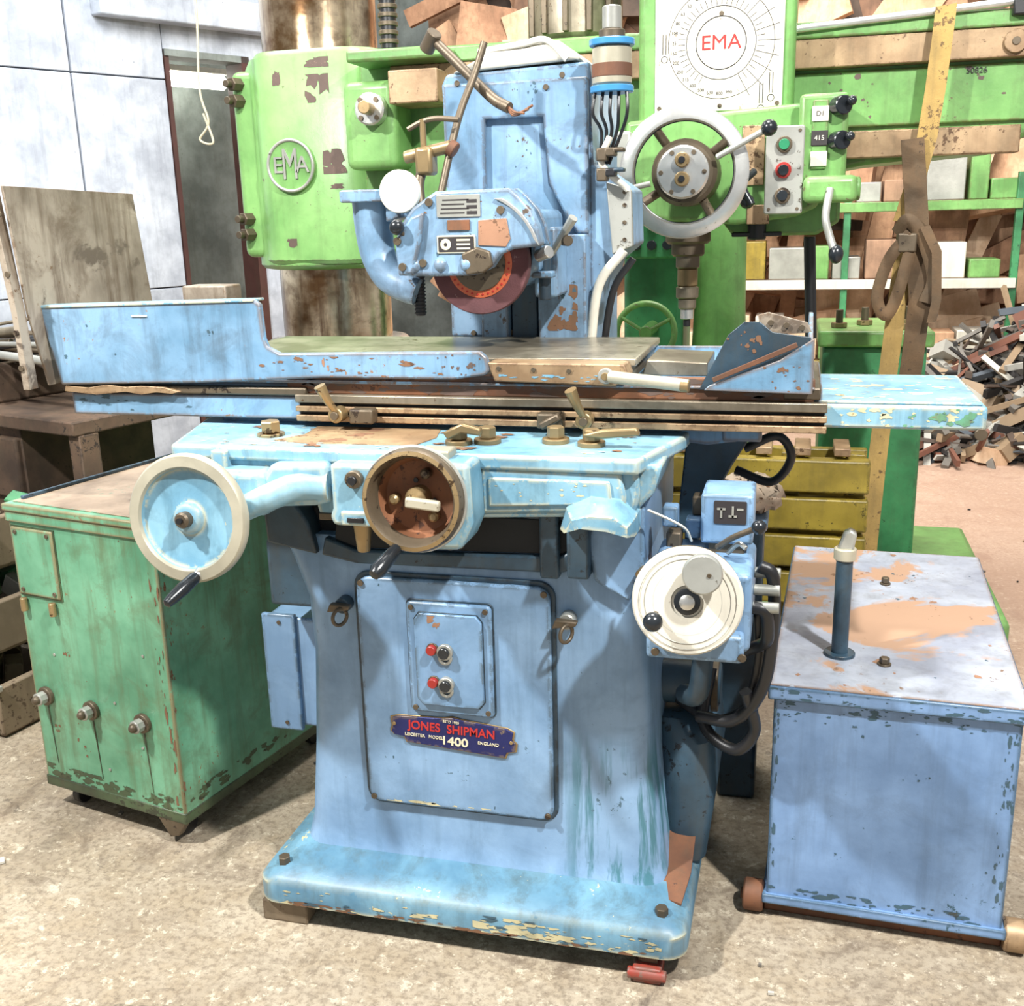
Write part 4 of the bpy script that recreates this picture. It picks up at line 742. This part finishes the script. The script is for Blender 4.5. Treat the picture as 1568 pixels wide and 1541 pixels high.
ribbon('strap_down',[(.33,3.80,1.40),(.315,3.78,1.2),(.30,3.75,1.0),(.28,3.70,.7),(.265,3.66,.40),(.26,3.64,.02)],.06,.006,STRAP,(1,0,.1))
ribbon('strap_brown',[(.33,3.78,1.75),(.36,3.77,1.5),(.385,3.76,1.25),(.375,3.76,1.05),(.36,3.75,.85)],.07,.008,STRAPD,(1,0,.1))
tube('strap_knot',[(.30,3.76,1.46),(.33,3.74,1.50),(.38,3.74,1.44),(.42,3.74,1.32),(.40,3.74,1.24)],.02,STRAPD,10,flat_=(.010,.022))
tube('strap_knot_b',[(.34,3.73,1.46),(.28,3.73,1.38),(.25,3.73,1.26),(.28,3.73,1.20),(.31,3.73,1.26),(.34,3.73,1.40)],.02,STRAPD,10,flat_=(.010,.020))
box('ratchet',.30,.36,3.72,3.78,1.40,1.46,DULL,.006)
ribbon('strap_tail_r',[(.38,3.72,1.48),(.42,3.71,1.4),(.43,3.71,1.25),(.42,3.71,1.18)],.03,.006,STRAPD,(1,0,.2))
group('timber_crate')
for i in range(4): box('slat_%d'%i,-.42,.24,3.40,3.46,.30+.125*i,.405+.125*i,OLIVE,.006)
for i,x in enumerate((-.40,.0,.20)): box('post_%d'%i,x-.03,x+.03,3.46,3.52,0,.79,OLIVE,.004)
box('crate_back',-.42,.24,3.58,3.62,.25,.78,OLIVE,.004)
for i in range(5): box('batten_%d'%i,-.35+.12*i,-.30+.12*i,3.42,3.58,.79,.815,SCRAPE,.003)
group('milling_machine')
lathe('mill_column',[(.30,0),(.26,.1),(.15,.5),(.12,1.1),(.115,1.6),(.10,1.63)],(-.36,5.25,0),(0,0,1),GREENP,40)
box('mill_body',-.80,-.52,5.1,5.5,0,1.62,GREEN3,.03,seg=3)
box('mill_switch_box',-.78,-.52,4.98,5.10,1.34,1.56,GREEN3,.01)
for i in range(3):
    for j in range(2): cyl('mill_button_%d_%d'%(i,j),(-.72+.07*i,4.98,1.40+.09*j),(-.72+.07*i,4.95,1.40+.09*j),.022,BLKP)
torus('mill_handwheel',(-.66,4.85,1.02),(0,-1,.1),.13,.014,GREENP); cyl('mill_handwheel_hub',(-.66,5.1,1.02),(-.66,4.84,1.02),.03,GREENP)
for i in range(3):
    t=i*2.09+.5; cyl('mill_spoke_%d'%i,(-.66,4.85,1.02),(-.66+.13*math.cos(t),4.85,1.02+.13*math.sin(t)),.009,GREENP)
group('wooden_bench',(-2.95,3.55,0),-.3)
box('bench_top',-.6,.72,-.3,.35,.86,.91,BROWN,.006)
for i,(z0,z1) in enumerate([(.05,.30),(.33,.56),(.59,.82)]): box('drawer_%d'%i,-.55,.35,-.28,.3,z0,z1,BROWN,.01); cyl('drawer_pull_%d'%i,(-.1,-.30,(z0+z1)/2),(.1,-.30,(z0+z1)/2-.02),.012,IVORY)
box('bench_carcass',-.56,.36,-.26,.32,.0,.86,BROWN,.004)
box('shelf',.36,.72,-.28,.3,.45,.48,BROWN,.004); box('leg',.66,.72,-.28,-.2,0,.86,BROWN,.004); box('shelf_item',.42,.6,-.2,.1,.48,.62,WOODB,.02)
box('bench_crate',-.55,.1,-.2,.3,.91,1.06,BROWN,.01)
for i in range(44): 
    x=U(-.5,.4); cyl('bar_stock_%d'%i,(x-.3,U(-.3,.1),1.04+U(0,.14)),(x+.35,U(-.3,.2),1.05+U(0,.16)),U(.006,.018),random.choice([DULL,BLACK,STEEL,GREYP,BROWN]))
group('parts_bin',(-2.62,2.85,0),-.2)
for k,z in enumerate((0.0,.25,.5)):
    o=.05*k
    box('bin_bottom_%d'%k,-.35,.32-o,-.25,.25,z+.0,z+.03,DULL,.004); box('bin_front_%d'%k,-.35,.32-o,-.26,-.24,z+.01,z+.17,WOODB,.006)
    box('bin_side_%d'%k,.30-o,.33-o,-.26,.26,z+.01,z+.17,WOODB,.006); box('bin_rim_%d'%k,-.36,.34-o,-.275,-.245,z+.16,z+.18,GREYP,.004)
    for i in range(14): box('scrap_%d_%d'%(k,i),*(lambda x,y:(x,x+U(.04,.14),y,y+U(.02,.06)))(U(-.3,.12),U(-.22,.15)),z+.04+U(0,.08),z+.07+U(.08,.14),random.choice([DULL,BLACK,GREEN3,GREYP,WOODB]),.004,rot=(U(-.5,.5),U(-.5,.5),U(-1,1)))
    box('bin_post_%d'%k,.24,.27,-.24,-.21,z+.03,z+.26,DULL,.003)
CUR[0]=None
# ---------------------------------------------------------------- camera
y_,p_,r_=map(math.radians,(15.07,15.11,-1.53)); cy,sy=math.cos(y_),math.sin(y_)
f=Vector((-sy*math.cos(p_),cy*math.cos(p_),-math.sin(p_))); rt=Vector((cy,sy,0)); up=rt.cross(f)
r2=rt*math.cos(r_)+up*math.sin(r_); u2=-rt*math.sin(r_)+up*math.cos(r_)
cam=bpy.data.cameras.new('camera'); cam.lens=1635/1568*36; cam.sensor_width=36; cam.clip_start=.05
co=bpy.data.objects.new('camera',cam); bpy.context.collection.objects.link(co)
M=Matrix((r2,u2,-f)).transposed().to_4x4(); M.translation=Vector((0,0,1.55)); co.matrix_world=M; S.camera=co
# ---------------------------------------------------------------- light
def area(name,loc,tgt,size,power,col=(1,1,1)):
    l=bpy.data.lights.new(name,'AREA'); l.energy=power; l.size=size; l.color=col
    o=bpy.data.objects.new(name,l); o.location=loc; o.rotation_euler=(Vector(tgt)-Vector(loc)).to_track_quat('-Z','Y').to_euler(); bpy.context.collection.objects.link(o)
area('ceiling_light_front',(-2.4,.5,3.6),(-.7,2,.8),.14,225,(1,.99,.96))
area('ceiling_light_right',(1.3,.5,3.9),(-.3,2.3,.6),.14,240,(1,.99,.96))
area('ceiling_light_mid',(-.5,3.1,4.6),(-.5,3.4,0),1.2,130,(1,.98,.95))
area('ceiling_light_rear',(0,6.0,4.8),(0.5,9,1),2.5,380,(1,.95,.88))
area('ceiling_light_left',(-3.0,3.6,4.4),(-3.8,6,1),1.5,150,(.98,.99,1))
w=bpy.data.worlds.new('world'); S.world=w; w.use_nodes=True
w.node_tree.nodes['Background'].inputs[0].default_value=(.96,.97,1,1); w.node_tree.nodes['Background'].inputs[1].default_value=.46
S.view_settings.view_transform='Standard'; S.view_settings.look='None'; S.view_settings.exposure=0.08
